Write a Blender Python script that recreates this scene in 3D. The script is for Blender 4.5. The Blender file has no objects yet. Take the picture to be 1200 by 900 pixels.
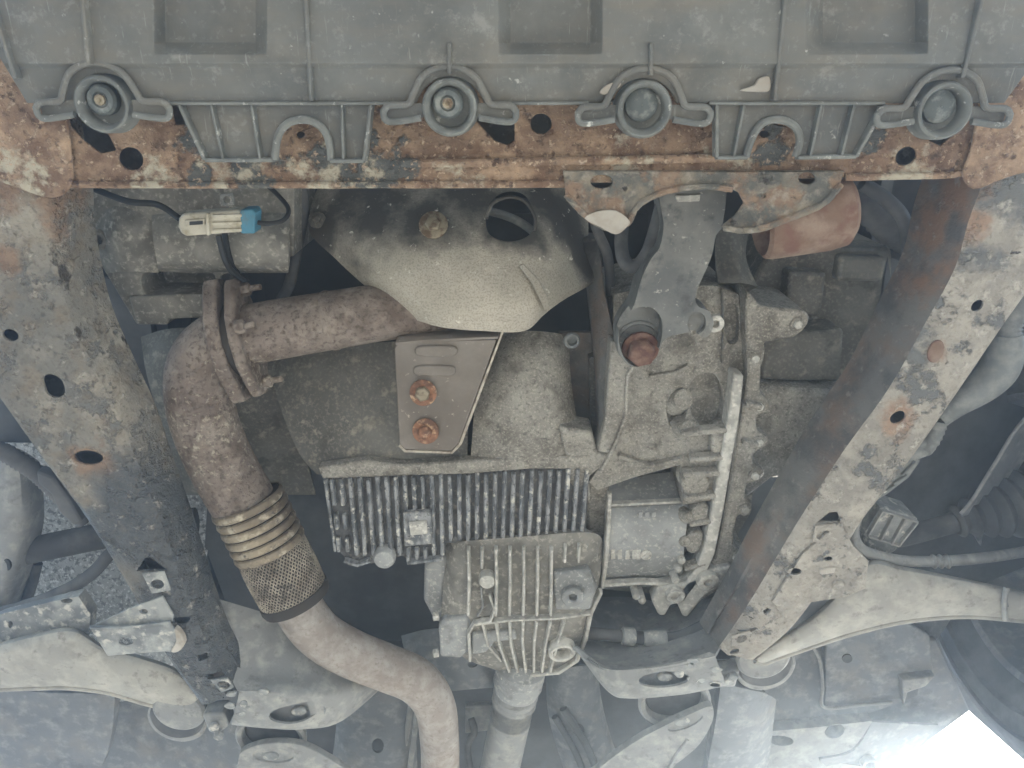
import bpy, bmesh, math, random
from mathutils import Vector, Matrix
random.seed(7)
PI = math.pi
scene = bpy.context.scene
COL = scene.collection

# ------------------------------------------------------------------ camera
F, TILT = 900.0, math.radians(22)          # focal length in pixels of the 1200 px wide photograph, tilt off the vertical
S, C = math.sin(TILT), math.cos(TILT)
CAMZ, H = 1.0, 0.88                        # camera height, subframe underside above the camera
cam = bpy.data.cameras.new('camera'); camo = bpy.data.objects.new('camera', cam); COL.objects.link(camo)
cam.sensor_width = 36; cam.lens = 36 * F / 1200; cam.clip_start = 0.02; cam.clip_end = 500
camo.matrix_world = Matrix(((1, 0, 0, 0), (0, -C, -S, 0), (0, S, -C, CAMZ), (0, 0, 0, 1)))
scene.camera = camo

# ------------------------------------------------------------------ sky, sun, exposure
SUN_EL, SUN_AZ = math.radians(33), math.radians(44)     # azimuth measured from +Y towards +X
w = bpy.data.worlds.new('World'); scene.world = w; w.use_nodes = True
nt = w.node_tree; bg = nt.nodes['Background']
sky = nt.nodes.new('ShaderNodeTexSky'); sky.sky_type = 'NISHITA'; sky.sun_disc = False
sky.sun_elevation = SUN_EL; sky.sun_rotation = SUN_AZ
nt.links.new(sky.outputs[0], bg.inputs[0]); bg.inputs[1].default_value = 0.12
sl = bpy.data.lights.new('sun', 'SUN'); sl.energy = 4.0; sl.angle = math.radians(0.5); sl.color = (1, 0.92, 0.80)
so = bpy.data.objects.new('sun', sl); COL.objects.link(so)
sd = Vector((math.sin(SUN_AZ) * math.cos(SUN_EL), math.cos(SUN_AZ) * math.cos(SUN_EL), math.sin(SUN_EL)))
so.rotation_euler = sd.to_track_quat('Z', 'Y').to_euler(); so.location = (3, -3, 6)
vs = scene.view_settings
vs.view_transform = 'Standard'; vs.look = 'None'; vs.gamma = 1; vs.use_curve_mapping = False; vs.exposure = 2.2
scene.cycles.use_denoising = True
scene.cycles.max_bounces = 5; scene.cycles.diffuse_bounces = 4; scene.cycles.glossy_bounces = 2; scene.cycles.volume_bounces = 1; scene.cycles.use_adaptive_sampling = True

# ------------------------------------------------------------------ helpers: points and curves
def P(x, y, d=0.0):
    """pixel of the photograph -> point on the level d metres below the subframe underside"""
    u, v = x - 600, y - 450
    k = (H - d) / (F * C - v * S)
    return Vector((u * k, (F * S + v * C) * k, CAMZ + H - d))
def V(p, d=None):
    if isinstance(p, Vector): return p
    return P(p[0], p[1], p[2] if len(p) > 2 else (d or 0.0))
def cr(pts, n=6, closed=False):
    """Catmull-Rom through tuples or vectors"""
    pts = [Vector(p) for p in pts]; m = len(pts); out = []
    if m < 3 and not closed: return [pts[0].lerp(pts[-1], i / n) for i in range(n + 1)]
    rng = range(m) if closed else range(m - 1)
    for i in rng:
        if closed: a, b, c, e = pts[i - 1], pts[i], pts[(i + 1) % m], pts[(i + 2) % m]
        else: a, b, c, e = pts[max(i - 1, 0)], pts[i], pts[i + 1], pts[min(i + 2, m - 1)]
        for j in range(n):
            t = j / n
            out.append(0.5 * (2 * b + (c - a) * t + (2 * a - 5 * b + 4 * c - e) * t * t + (3 * b - a - 3 * c + e) * t ** 3))
    if not closed: out.append(pts[-1])
    return out
def ell(x, y, rx, ry=None, rot=0, n=20):
    ry = rx if ry is None else ry; r = math.radians(rot)
    return [(x + rx * math.cos(a) * math.cos(r) - ry * math.sin(a) * math.sin(r),
             y + rx * math.cos(a) * math.sin(r) + ry * math.sin(a) * math.cos(r)) for a in [2 * PI * i / n for i in range(n)]]
def sm(pts, n=4):
    return [tuple(v) for v in cr([Vector((p[0], p[1], p[2] if len(p) > 2 else 0)) for p in pts], n, True)] if len(pts[0]) > 2 else \
           [(v.x, v.y) for v in cr([Vector((p[0], p[1], 0)) for p in pts], n, True)]

# ------------------------------------------------------------------ helpers: objects
def thing(name, label, cat, loc=None, group=None):
    o = bpy.data.objects.new(name, None); COL.objects.link(o)
    o.empty_display_size = 0.05
    o.location = loc if loc is not None else (0, 0, 0); o['kind'] = 'thing'
    return tag(o, label, cat, group)
def tag(o, label=None, cat=None, group=None, kind=None):
    for k, v in (('label', label), ('category', cat), ('group', group), ('kind', kind)):
        if v: o[k] = v
    return o
def wloc(o):
    l = o.location.copy()
    while o.parent: o = o.parent; l += o.location
    return l
def mk(name, verts, faces, mat, parent=None, smooth=True, bevel=0, seg=2, solid=0, cut=None, sub=0, label=None, kind=None, angle=35):
    me = bpy.data.meshes.new(name); me.from_pydata([tuple(v) for v in verts], [], faces); me.update()
    bm = bmesh.new(); bm.from_mesh(me); bmesh.ops.remove_doubles(bm, verts=bm.verts, dist=1e-5)
    if not solid: bmesh.ops.recalc_face_normals(bm, faces=bm.faces)
    bm.to_mesh(me); bm.free()
    if cut or solid or sub:
        tmp = bpy.data.objects.new('tmp', me); COL.objects.link(tmp)
        if sub:
            m = tmp.modifiers.new('s', 'SUBSURF'); m.levels = sub; m.render_levels = sub
        if solid:
            m = tmp.modifiers.new('t', 'SOLIDIFY'); m.thickness = abs(solid); m.offset = 1 if solid > 0 else -1
        extra = []
        if cut:
            cv, cf = [], []
            for it in cut:                        # outline, lower level, upper level, level at which the outline was read
                ol, d0, d1 = it[:3]; dr = it[3] if len(it) > 3 else d0
                b = len(cv); n = len(ol)
                cv += [V(p[:2], dr) + Vector((0, 0, dr - d0)) for p in ol]
                cv += [V(p[:2], dr) + Vector((0, 0, dr - d1)) for p in ol]
                cf += [list(range(b, b + n)), list(range(b + n, b + 2 * n))[::-1]]
                cf += [[b + i, b + n + i, b + n + (i + 1) % n, b + (i + 1) % n] for i in range(n)]
            cm = bpy.data.meshes.new('c'); cm.from_pydata([tuple(v) for v in cv], [], cf)
            bm = bmesh.new(); bm.from_mesh(cm); bmesh.ops.recalc_face_normals(bm, faces=bm.faces); bm.to_mesh(cm); bm.free()
            co = bpy.data.objects.new('c', cm); COL.objects.link(co); extra.append(co)
            m = tmp.modifiers.new('b', 'BOOLEAN'); m.object = co; m.operation = 'DIFFERENCE'; m.solver = 'EXACT'
        dg = bpy.context.evaluated_depsgraph_get(); dg.update()
        me2 = bpy.data.meshes.new_from_object(tmp.evaluated_get(dg))
        for e in extra + [tmp]: bpy.data.objects.remove(e)
        me = me2; me.name = name
    n = len(me.vertices)
    c = Vector((0, 0, 0))
    if n:
        lo = Vector([min(v.co[i] for v in me.vertices) for i in range(3)]); hi = Vector([max(v.co[i] for v in me.vertices) for i in range(3)])
        c = (lo + hi) / 2
    me.transform(Matrix.Translation(-c))
    o = bpy.data.objects.new(name, me); COL.objects.link(o)
    o.location = c - (wloc(parent) if parent else Vector((0, 0, 0))); o.parent = parent
    me.materials.clear(); me.materials.append(mat)
    if smooth:
        me.polygons.foreach_set('use_smooth', [True] * len(me.polygons))
        me.set_sharp_from_angle(angle=math.radians(angle))
    if bevel:
        m = o.modifiers.new('bevel', 'BEVEL'); m.width = bevel; m.segments = seg; m.limit_method = 'ANGLE'; m.angle_limit = math.radians(40)
        m.harden_normals = False
        me.polygons.foreach_set('use_smooth', [True] * len(me.polygons))
    if label: o['label'] = label
    if kind: o['kind'] = kind
    return o
def slab(name, ol, d, h, mat, parent=None, holes=(), bevel=0, cut=None, up=None, **kw):
    """outline (pixels at level d, or with its own level per point), raised straight up by h"""
    bm = bmesh.new(); loops = [[V(p, d) for p in ol]] + [[V(p, d) for p in hl] for hl in holes]
    vec = up if up is not None else Vector((0, 0, h))
    edges = []
    for lp in loops:
        vs_ = [bm.verts.new(p) for p in lp]
        edges += [bm.edges.new((vs_[i], vs_[(i + 1) % len(vs_)])) for i in range(len(vs_))]
    if holes: bmesh.ops.triangle_fill(bm, edges=edges, use_beauty=True, use_dissolve=False, normal=(0, 0, -1))
    else: bm.faces.new(bm.verts[:])
    nv = len(bm.verts); bm.verts.index_update()
    verts = [v.co.copy() for v in bm.verts]; faces = [[v.index for v in f.verts] for f in bm.faces]
    walls = [(e.verts[0].index, e.verts[1].index) for e in bm.edges if len(e.link_faces) == 1]
    bm.free()
    top = [[i + nv for i in f][::-1] for f in faces]
    verts += [v + vec for v in verts]
    faces = faces + top + [[a, b, b + nv, a + nv] for a, b in walls]
    return mk(name, verts, faces, mat, parent, bevel=bevel, cut=cut, **kw)
def loft(name, rows, mat, parent=None, n=5, m=5, solid=0.003, smoothrows=True, **kw):
    rows = [[V(p) for p in r] for r in rows]
    rows = [cr(r, n) for r in rows] if n > 1 else rows
    if m > 1 and len(rows) > 2 and smoothrows:
        cols = [cr([r[i] for r in rows], m) for i in range(len(rows[0]))]
        rows = [[c[j] for c in cols] for j in range(len(cols[0]))]
    a, b = len(rows), len(rows[0])
    verts = [p for r in rows for p in r]
    faces = [[i * b + j, i * b + j + 1, (i + 1) * b + j + 1, (i + 1) * b + j] for i in range(a - 1) for j in range(b - 1)]
    # orient so that the normal looks down, the solid part grows upwards
    bm = bmesh.new(); vv = [bm.verts.new(p) for p in verts]
    for f in faces:
        try: bm.faces.new([vv[i] for i in f])
        except ValueError: pass
    bmesh.ops.recalc_face_normals(bm, faces=bm.faces); bm.normal_update()
    if sum((f.normal.z * f.calc_area() for f in bm.faces)) > 0: bmesh.ops.reverse_faces(bm, faces=bm.faces)
    bm.verts.index_update(); verts = [v.co.copy() for v in bm.verts]; faces = [[v.index for v in f.verts] for f in bm.faces]; bm.free()
    return mk(name, verts, faces, mat, parent, solid=-solid if solid else 0, **kw)
def frames(pts):
    t = [(pts[min(i + 1, len(pts) - 1)] - pts[max(i - 1, 0)]).normalized() for i in range(len(pts))]
    u = t[0].orthogonal().normalized(); out = []
    for k in t:
        u = (u - k * u.dot(k)).normalized(); out.append((k, u, k.cross(u)))
    return out
def tube(name, pts, mat, parent=None, r=0.01, seg=18, n=8, cap=True, wob=0, **kw):
    """pts: (x, y, d[, r]) pixels or vectors; a smooth round bar or pipe"""
    rad = [p[3] if (not isinstance(p, Vector) and len(p) > 3) else r for p in pts]
    ctr = [V(p[:3]) if not isinstance(p, Vector) else p for p in pts]
    cs = cr(ctr, n); rs = [v.x for v in cr([Vector((q, 0, 0)) for q in rad], n)]
    fr = frames(cs); verts, faces = [], []
    for c_, q, (t, u, v) in zip(cs, rs, fr):
        for k in range(seg):
            a = 2 * PI * k / seg; qq = q * (1 + wob * random.uniform(-1, 1)); verts.append(c_ + (u * math.cos(a) + v * math.sin(a)) * qq)
    for i in range(len(cs) - 1):
        for k in range(seg): faces.append([i * seg + k, i * seg + (k + 1) % seg, (i + 1) * seg + (k + 1) % seg, (i + 1) * seg + k])
    if cap: faces += [list(range(seg))[::-1], list(range((len(cs) - 1) * seg, len(cs) * seg))]
    return mk(name, verts, faces, mat, parent, **kw)
def basis(axis):
    axis = Vector(axis).normalized(); u = axis.orthogonal().normalized(); return u, axis.cross(u), axis
def lathe(name, prof, loc, axis, mat, parent=None, seg=24, cap=True, **kw):
    """profile of (radius, height along axis)"""
    u, v, a = basis(axis); verts, faces = [], []
    for r, z in prof:
        for k in range(seg):
            t = 2 * PI * k / seg; verts.append(loc + (u * math.cos(t) + v * math.sin(t)) * r + a * z)
    for i in range(len(prof) - 1):
        for k in range(seg): faces.append([i * seg + k, i * seg + (k + 1) % seg, (i + 1) * seg + (k + 1) % seg, (i + 1) * seg + k])
    if cap: faces += [list(range(seg))[::-1], list(range((len(prof) - 1) * seg, len(prof) * seg))]
    return mk(name, verts, faces, mat, parent, **kw)
DOWN = Vector((0, 0, -1))
def bolt(loc, axis, r, mat, parent, h=None, washer=0, wmat=None, name='bolt', stud=0):
    h = h or r * 0.9
    if stud:
        prof = [(r * .45, 0), (r * .45, stud), (r * .3, stud + r * .15)]
        lathe('stud', prof, loc, axis, mat, parent, seg=10)
    b = lathe(name, [(r, 0), (r, h * .8), (r * .86, h), (r * .3, h * 1.02)], loc, axis, mat, parent, seg=6, smooth=False, bevel=r * .07)
    if washer:
        lathe('washer', [(washer, 0), (washer, r * .22), (washer * .9, r * .32), (r * .9, r * .34)], loc, axis, wmat or mat, b, seg=24)
    return b
def rib(name, path, wd, h, mat, parent=None, d=None, side=None, taper=.7, **kw):
    """raised strip along a surface path, standing out downwards by h"""
    pts = [V(p, d) for p in path]; n = len(pts); verts, faces = [], []
    for i, p in enumerate(pts):
        t = (pts[min(i + 1, n - 1)] - pts[max(i - 1, 0)]); t.z = 0; t.normalize(); q = Vector((-t.y, t.x, 0)) if side is None else side
        for s_, z, k in ((-1, .003, 1), (1, .003, 1), (1, -h, taper), (-1, -h, taper)): verts.append(p + q * s_ * k * wd / 2 + Vector((0, 0, z)))
    for i in range(n - 1):
        for k in range(4): faces.append([i * 4 + k, i * 4 + (k + 1) % 4, (i + 1) * 4 + (k + 1) % 4, (i + 1) * 4 + k])
    faces += [[0, 1, 2, 3], [4 * n - 1, 4 * n - 2, 4 * n - 3, 4 * n - 4]]
    return mk(name, verts, faces, mat, parent, bevel=min(wd, h) * .22, seg=2, **kw)
def ring(name, x, y, d, R, r, mat, parent, axis=DOWN, h=0.006, depth=0.012, seg=24):
    """round port: a collar with a blind hole"""
    return lathe(name, [(R, -.006), (R, h * .8), (R - (R - r) * .2, h), (r + (R - r) * .2, h), (r, h * .8), (r * .95, -depth), (0.0008, -depth)], V((x, y, d)), axis, mat, parent, seg=seg, cap=False)

# ------------------------------------------------------------------ materials
def rgb(r, g, b, s=.78):
    l = .3 * r + .55 * g + .15 * b; r, g, b = l + (r - l) * s, l + (g - l) * s, l + (b - l) * s
    f = lambda c: (c / 255 / 12.92) if c / 255 <= .04045 else ((c / 255 + .055) / 1.055) ** 2.4
    return (f(r), f(g), f(b), 1)
def material(name, base, rough=.6, layers=(), metal=0, grain=(120, .25), var=(9, .25), bump=.5, bdist=.0015, spec=.4):
    """layers: dict(col, scale, th, soft, h, rough, metal, blobs, g, stretch, detail)"""
    m = bpy.data.materials.new(name); m.use_nodes = True; t = m.node_tree; N = t.nodes; L = t.links
    bs = N['Principled BSDF']; bs.inputs['Specular IOR Level'].default_value = spec
    pos = N.new('ShaderNodeNewGeometry').outputs['Position']
    def val(x): return x
    def math_(op, a, b=None, c=None, clamp=False):
        n = N.new('ShaderNodeMath'); n.operation = op; n.use_clamp = clamp
        for i, q in enumerate((a, b, c)):
            if q is None: continue
            if isinstance(q, (int, float)): n.inputs[i].default_value = q
            else: L.new(q, n.inputs[i])
        return n.outputs[0]
    def noise(scale, detail=6, rough_=.6, stretch=None, off=0, dist=0):
        vec = pos
        if stretch or off:
            mp = N.new('ShaderNodeMapping'); L.new(pos, mp.inputs[0]); mp.inputs['Location'].default_value = (off, off * 1.7, off * .3)
            if stretch: mp.inputs['Scale'].default_value = stretch
            vec = mp.outputs[0]
        n = N.new('ShaderNodeTexNoise'); L.new(vec, n.inputs['Vector']); n.inputs['Scale'].default_value = scale
        n.inputs['Detail'].default_value = detail; n.inputs['Roughness'].default_value = rough_; n.inputs['Distortion'].default_value = dist
        return n.outputs[0]
    def mix(fac, a, b):
        n = N.new('ShaderNodeMix'); n.data_type = 'RGBA'; L.new(fac, n.inputs[0])
        for k, q in ((6, a), (7, b)):
            if isinstance(q, tuple): n.inputs[k].default_value = q
            else: L.new(q, n.inputs[k])
        return n.outputs[2]
    def lerp(fac, a, b):
        n = N.new('ShaderNodeMix'); n.data_type = 'FLOAT'; L.new(fac, n.inputs[0])
        for k, q in ((2, a), (3, b)):
            if isinstance(q, (int, float)): n.inputs[k].default_value = q
            else: L.new(q, n.inputs[k])
        return n.outputs[0]
    # base with low-frequency tone variation
    dark = tuple(c * (1 - var[1]) for c in base[:3]) + (1,); lite = tuple(min(1, c * (1 + var[1])) for c in base[:3]) + (1,)
    fv = noise(var[0], 5, .6, off=3.1)
    r_ = N.new('ShaderNodeMapRange'); L.new(fv, r_.inputs[0]); r_.inputs[1].default_value = .32; r_.inputs[2].default_value = .68
    col = mix(r_.outputs[0], dark, lite); ro = rough; me_ = metal
    g = noise(grain[0], 6, .65, off=1.3); hgt = math_('MULTIPLY', g, grain[1])
    for k, ly in enumerate(layers):
        nv = noise(ly.get('scale', 20), ly.get('detail', 5), ly.get('nr', .62), ly.get('stretch'), off=5.7 * (k + 1), dist=ly.get('dist', 0))
        if ly.get('blobs'):
            acc = None
            for bx, by, bd, br in ly['blobs']:
                dn = N.new('ShaderNodeVectorMath'); dn.operation = 'DISTANCE'; L.new(pos, dn.inputs[0]); dn.inputs[1].default_value = tuple(P(bx, by, bd))
                mr = N.new('ShaderNodeMapRange'); L.new(dn.outputs['Value'], mr.inputs[0])
                mr.inputs[1].default_value = br * .3; mr.inputs[2].default_value = br * 1.3; mr.inputs[3].default_value = 1; mr.inputs[4].default_value = 0
                acc = mr.outputs[0] if acc is None else math_('MAXIMUM', acc, mr.outputs[0])
            gg = ly.get('g', .5)
            nv = math_('SUBTRACT', math_('MULTIPLY_ADD', acc, gg, nv), gg)
        th, sf = ly.get('th', .5), ly.get('soft', .03)
        mr = N.new('ShaderNodeMapRange'); L.new(nv, mr.inputs[0]); mr.inputs[1].default_value = th - sf; mr.inputs[2].default_value = th + sf
        fac = mr.outputs[0]
        if ly.get('amt', 1) < 1: fac = math_('MULTIPLY', fac, ly['amt'])
        lc = ly['col']
        if ly.get('vary'):
            v2 = noise(ly.get('vs', 60), 5, .65, off=9 + k); mr2 = N.new('ShaderNodeMapRange'); L.new(v2, mr2.inputs[0]); mr2.inputs[1].default_value = .3; mr2.inputs[2].default_value = .7
            lc = mix(mr2.outputs[0], lc, ly['vary'])
        col = mix(fac, col, lc)
        if 'rough' in ly: ro = lerp(fac, ro, ly['rough'])
        if 'metal' in ly: me_ = lerp(fac, me_, ly['metal'])
        if ly.get('h'): hgt = math_('MULTIPLY_ADD', fac, ly['h'], hgt)
    L.new(col, bs.inputs['Base Color'])
    for q, i in ((ro, 'Roughness'), (me_, 'Metallic')):
        if isinstance(q, (int, float)): bs.inputs[i].default_value = q
        else: L.new(q, bs.inputs[i])
    bn = N.new('ShaderNodeBump'); bn.inputs['Strength'].default_value = bump; bn.inputs['Distance'].default_value = bdist
    L.new(hgt, bn.inputs['Height']); L.new(bn.outputs[0], bs.inputs['Normal'])
    return m

RUST, RUST2, RUSTD = rgb(126, 99, 78), rgb(150, 123, 98), rgb(92, 70, 56)
PAINT, PAINT2 = rgb(68, 71, 70), rgb(92, 94, 90)
DIRT, DIRT2 = rgb(176, 166, 148), rgb(196, 188, 172)
M = {}
M['plastic'] = material('dusty grey plastic', rgb(93, 96, 95), .6, [
    dict(col=rgb(120, 120, 112), scale=5, th=.52, soft=.16, amt=.7), dict(col=rgb(118, 110, 96), scale=9, th=.57, soft=.12, amt=.6, stretch=(1, 3.2, 1)),
    dict(col=rgb(76, 80, 79), scale=16, th=.58, soft=.1, amt=.6),
    dict(col=rgb(186, 186, 178), scale=70, th=.725, soft=.03, detail=3, amt=.7), dict(col=rgb(146, 146, 138), scale=26, th=.63, soft=.05, detail=6, nr=.75, amt=.5),
    dict(col=rgb(150, 152, 146), scale=40, th=.67, soft=.03, stretch=(6, .5, 1), amt=.5), dict(col=rgb(140, 142, 136), scale=130, th=.64, soft=.06, detail=4, amt=.4)], grain=(240, .4), bump=.35)
M['plastic_edge'] = material('scuffed plastic edge', rgb(116, 119, 114), .55, [dict(col=rgb(92, 96, 94), scale=30, th=.52, soft=.1),
    dict(col=rgb(190, 190, 182), scale=90, th=.66, soft=.05)], grain=(200, .2), bump=.2)
M['plastic_dark'] = material('dark clip plastic', rgb(84, 92, 92), .5, [dict(col=rgb(132, 136, 130), scale=60, th=.58, soft=.08)], grain=(200, .2), bump=.3)
M['cross'] = material('rusted crossmember steel', RUST, .88, [
    dict(col=RUST2, scale=18, th=.5, soft=.12, vary=rgb(186, 152, 118), vs=90), dict(col=rgb(118, 88, 68), scale=34, th=.55, soft=.08, h=-.4), dict(col=rgb(88, 66, 54), scale=80, th=.62, soft=.06, h=-.5),
    dict(col=PAINT, scale=24, th=.44, soft=.03, h=.8, rough=.5, vary=PAINT2, blobs=[(452, 178, 0, .05), (440, 205, 0, .05), (390, 190, 0, .05), (300, 200, 0, .06), (232, 165, 0, .04), (232, 205, 0, .03), (690, 125, 0, .04), (900, 180, 0, .03), (1015, 165, 0, .03), (905, 155, 0, .02)], g=.4),
    dict(col=rgb(180, 170, 146), scale=50, th=.48, soft=.06, h=.4, blobs=[(270, 210, 0, .05), (370, 212, 0, .05), (430, 212, 0, .04), (180, 210, 0, .04), (540, 212, 0, .04), (740, 205, 0, .05), (860, 205, 0, .05), (1060, 202, 0, .05), (30, 200, 0, .05)], g=.3),
    dict(col=rgb(196, 168, 138), scale=150, th=.61, soft=.05, h=.4)],
    grain=(170, 1), bump=1, bdist=.003)
M['bracket'] = material('rusted bracket with dark flaking paint', rgb(92, 92, 86), .75, [
    dict(col=rgb(140, 128, 106), scale=24, th=.5, soft=.06, h=.3, vary=rgb(112, 108, 100)), 
    dict(col=RUST, scale=30, th=.47, soft=.05, h=-.6, vary=RUST2, blobs=[(690, 245, 0, .045), (720, 250, 0, .035), (672, 225, 0, .035), (850, 212, 0, .06), (780, 218, 0, .05), (915, 235, 0, .06), (985, 212, 0, .03)], g=.35),
    dict(col=rgb(164, 154, 136), scale=80, th=.6, soft=.08, h=.3, amt=.7), dict(col=rgb(60, 56, 52), scale=34, th=.66, soft=.03, h=-.8)], grain=(170, 1), bump=1, bdist=.003)
M['rail_left'] = material('dirt-caked left rail paint', rgb(136, 130, 117), .82, [
    dict(col=rgb(112, 110, 102), scale=5, th=.5, soft=.16), dict(col=rgb(158, 150, 134), scale=12, th=.54, soft=.07, h=.5, vary=rgb(142, 134, 118)),
    dict(col=rgb(94, 95, 92), scale=19, th=.55, soft=.03, h=-.8, vary=rgb(120, 118, 110), nr=.7),
    dict(col=rgb(126, 112, 92), scale=36, th=.57, soft=.08, h=-.2, amt=.7),
    dict(col=RUST, scale=22, th=.36, soft=.09, h=-.4, vary=RUST2, blobs=[(105, 537, 0, .036), (10, 300, 0, .03), (20, 150, 0, .11), (60, 205, 0, .06), (70, 235, 0, .05), (0, 220, 0, .05), (40, 100, 0, .08)], g=.4),
    dict(col=rgb(64, 68, 70), scale=10, th=.26, soft=.12, h=.3, rough=.28, vary=rgb(82, 86, 88), blobs=[(170, 600, 0, .09), (190, 640, 0, .12), (215, 690, 0, .12), (235, 740, 0, .12), (255, 790, 0, .10), (120, 625, 0, .07)], g=.6),
    dict(col=rgb(184, 176, 160), scale=60, th=.65, soft=.06, h=.6, amt=.8),
    dict(col=rgb(66, 60, 52), scale=38, th=.69, soft=.03, h=-1, stretch=(1, .45, 1)),
    dict(col=rgb(96, 90, 80), scale=140, th=.60, soft=.08, h=-.3, amt=.6)], grain=(150, .9), bump=1, bdist=.005)
M['rail_right'] = material('pale dirt-caked right rail paint', rgb(164, 157, 144), .85, [
    dict(col=rgb(142, 136, 125), scale=8, th=.5, soft=.14), dict(col=rgb(182, 175, 160), scale=20, th=.53, soft=.08, h=.5, vary=rgb(166, 158, 144)),
    dict(col=rgb(108, 110, 109), scale=19, th=.585, soft=.03, h=-.9, rough=.6, nr=.7),
    dict(col=rgb(152, 120, 98), scale=24, th=.40, soft=.1, h=-.4, vary=rgb(172, 142, 116), blobs=[(1052, 489, 0, .036), (1190, 140, 0, .11), (1150, 120, 0, .09), (1097, 412, 0, .024), (1150, 215, 0, .05), (1145, 260, 0, .03)], g=.45),
    dict(col=rgb(112, 114, 112), scale=15, th=.49, soft=.05, h=-.7, blobs=[(1185, 235, 0, .09), (1150, 290, 0, .06), (1080, 385, 0, .03), (1060, 425, 0, .03)], g=.25),
    dict(col=rgb(204, 197, 182), scale=60, th=.64, soft=.07, h=.6, amt=.8),
    dict(col=rgb(72, 64, 56), scale=42, th=.70, soft=.02, h=-1, stretch=(.5, 1, 1)),
    dict(col=rgb(124, 116, 103), scale=140, th=.60, soft=.08, h=-.3, amt=.5)], grain=(150, .9), bump=1, bdist=.005)
M['rail_inner'] = material('cleaner rail wall toned for shade', rgb(100, 100, 98), .55, [dict(col=rgb(112, 109, 102), scale=6, th=.5, soft=.15), dict(col=rgb(120, 94, 74), scale=11, th=.55, soft=.08, amt=.8), dict(col=rgb(130, 98, 74), scale=20, th=.42, soft=.1, blobs=[(1095, 260, -.05, .07), (1080, 330, -.05, .06), (1110, 225, -.03, .05)], g=.4),  # wall carries less dirt, and its shade is also put into the colour
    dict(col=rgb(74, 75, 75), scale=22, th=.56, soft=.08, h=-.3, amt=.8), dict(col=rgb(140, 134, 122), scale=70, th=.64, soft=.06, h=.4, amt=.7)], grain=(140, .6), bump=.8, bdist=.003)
M['tab'] = material('pale dusty weld bracket', rgb(150, 152, 148), .75, [dict(col=rgb(110, 114, 114), scale=25, th=.52, soft=.08), dict(col=rgb(190, 186, 174), scale=70, th=.6, soft=.06, h=.3)], grain=(160, .6), bump=.6)
M['flake'] = material('peeled paint flake', rgb(164, 157, 145), .8, [dict(col=rgb(150, 140, 124), scale=40, th=.55, soft=.1)], bump=.4)
M['rustred'] = material('reddish rusted sleeve', rgb(114, 86, 68), .82, [dict(col=rgb(138, 116, 98), scale=24, th=.54, soft=.1), dict(col=rgb(110, 72, 58), scale=34, th=.56, soft=.07, h=-.3)], grain=(160, .7), bump=.7)
M['shield'] = material('heat shield aluminised sheet', rgb(172, 164, 147), .58, [
    dict(col=rgb(150, 144, 126), scale=10, th=.52, soft=.12, amt=.8),
    dict(col=rgb(110, 102, 88), scale=420, th=.55, soft=.08, detail=3, h=-.2, amt=.5),
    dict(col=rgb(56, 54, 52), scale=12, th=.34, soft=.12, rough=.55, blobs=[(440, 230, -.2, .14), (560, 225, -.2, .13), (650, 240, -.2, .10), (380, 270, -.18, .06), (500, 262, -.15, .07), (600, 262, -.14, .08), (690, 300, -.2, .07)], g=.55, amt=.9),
    dict(col=rgb(212, 208, 192), scale=95, th=.68, soft=.04, h=.2)], metal=.15, grain=(300, .35), bump=.5)
M['exhaust'] = material('rusted exhaust steel', rgb(124, 110, 99), .72, [
    dict(col=rgb(148, 136, 122), scale=12, th=.5, soft=.14, vary=rgb(134, 118, 104)), dict(col=rgb(100, 82, 70), scale=20, th=.55, soft=.1),
    dict(col=rgb(184, 172, 150), scale=120, th=.54, soft=.07, h=.7, blobs=[(235, 500, -.09, .09), (250, 540, -.09, .07), (290, 420, -.1, .06), (320, 455, -.1, .05), (225, 460, -.1, .06)], g=.2),
    dict(col=rgb(84, 68, 58), scale=150, th=.58, soft=.07, h=-.5, amt=.75), dict(col=rgb(164, 150, 134), scale=40, th=.62, soft=.08, h=.2, amt=.6)], metal=.1, grain=(170, .9), bump=.9, bdist=.003)
M['tailpipe'] = material('pale dusty rear exhaust pipe', rgb(142, 133, 124), .72, [dict(col=rgb(140, 124, 110), scale=14, th=.55, soft=.14, amt=.8), dict(col=rgb(176, 170, 162), scale=50, th=.55, soft=.14, amt=.7),
    dict(col=rgb(124, 106, 92), scale=170, th=.62, soft=.07, amt=.7)], grain=(180, .5), bump=.5)
M['bellows'] = material('heat-tinted bellows steel', rgb(146, 132, 108), .5, [dict(col=rgb(108, 94, 76), scale=20, th=.5, soft=.12), dict(col=rgb(184, 172, 148), scale=60, th=.6, soft=.08), dict(col=rgb(78, 68, 58), scale=90, th=.62, soft=.06)], metal=.35, grain=(160, .6), bump=.5)
M['braid'] = material('woven steel braid', rgb(168, 158, 138), .5, [dict(col=rgb(112, 100, 84), scale=24, th=.5, soft=.12), dict(col=rgb(92, 82, 70), scale=70, th=.58, soft=.08)], metal=.3, bump=.2)
M['braidcore'] = material('dark braid core', rgb(50, 44, 38), .8, bump=.2)
M['cast'] = material('rough cast aluminium with grime', rgb(138, 134, 124), .72, [
    dict(col=rgb(98, 92, 82), scale=9, th=.5, soft=.1, amt=.9), dict(col=rgb(158, 154, 142), scale=30, th=.55, soft=.1, amt=.7),
    dict(col=rgb(186, 180, 164), scale=300, th=.58, soft=.08, detail=4, h=.5, amt=.6),
    dict(col=rgb(70, 66, 58), scale=170, th=.60, soft=.07, detail=4, h=-.4, amt=.6), dict(col=rgb(76, 70, 60), scale=22, th=.63, soft=.07, amt=.7)], grain=(320, .7), bump=.7, bdist=.002)
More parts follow.
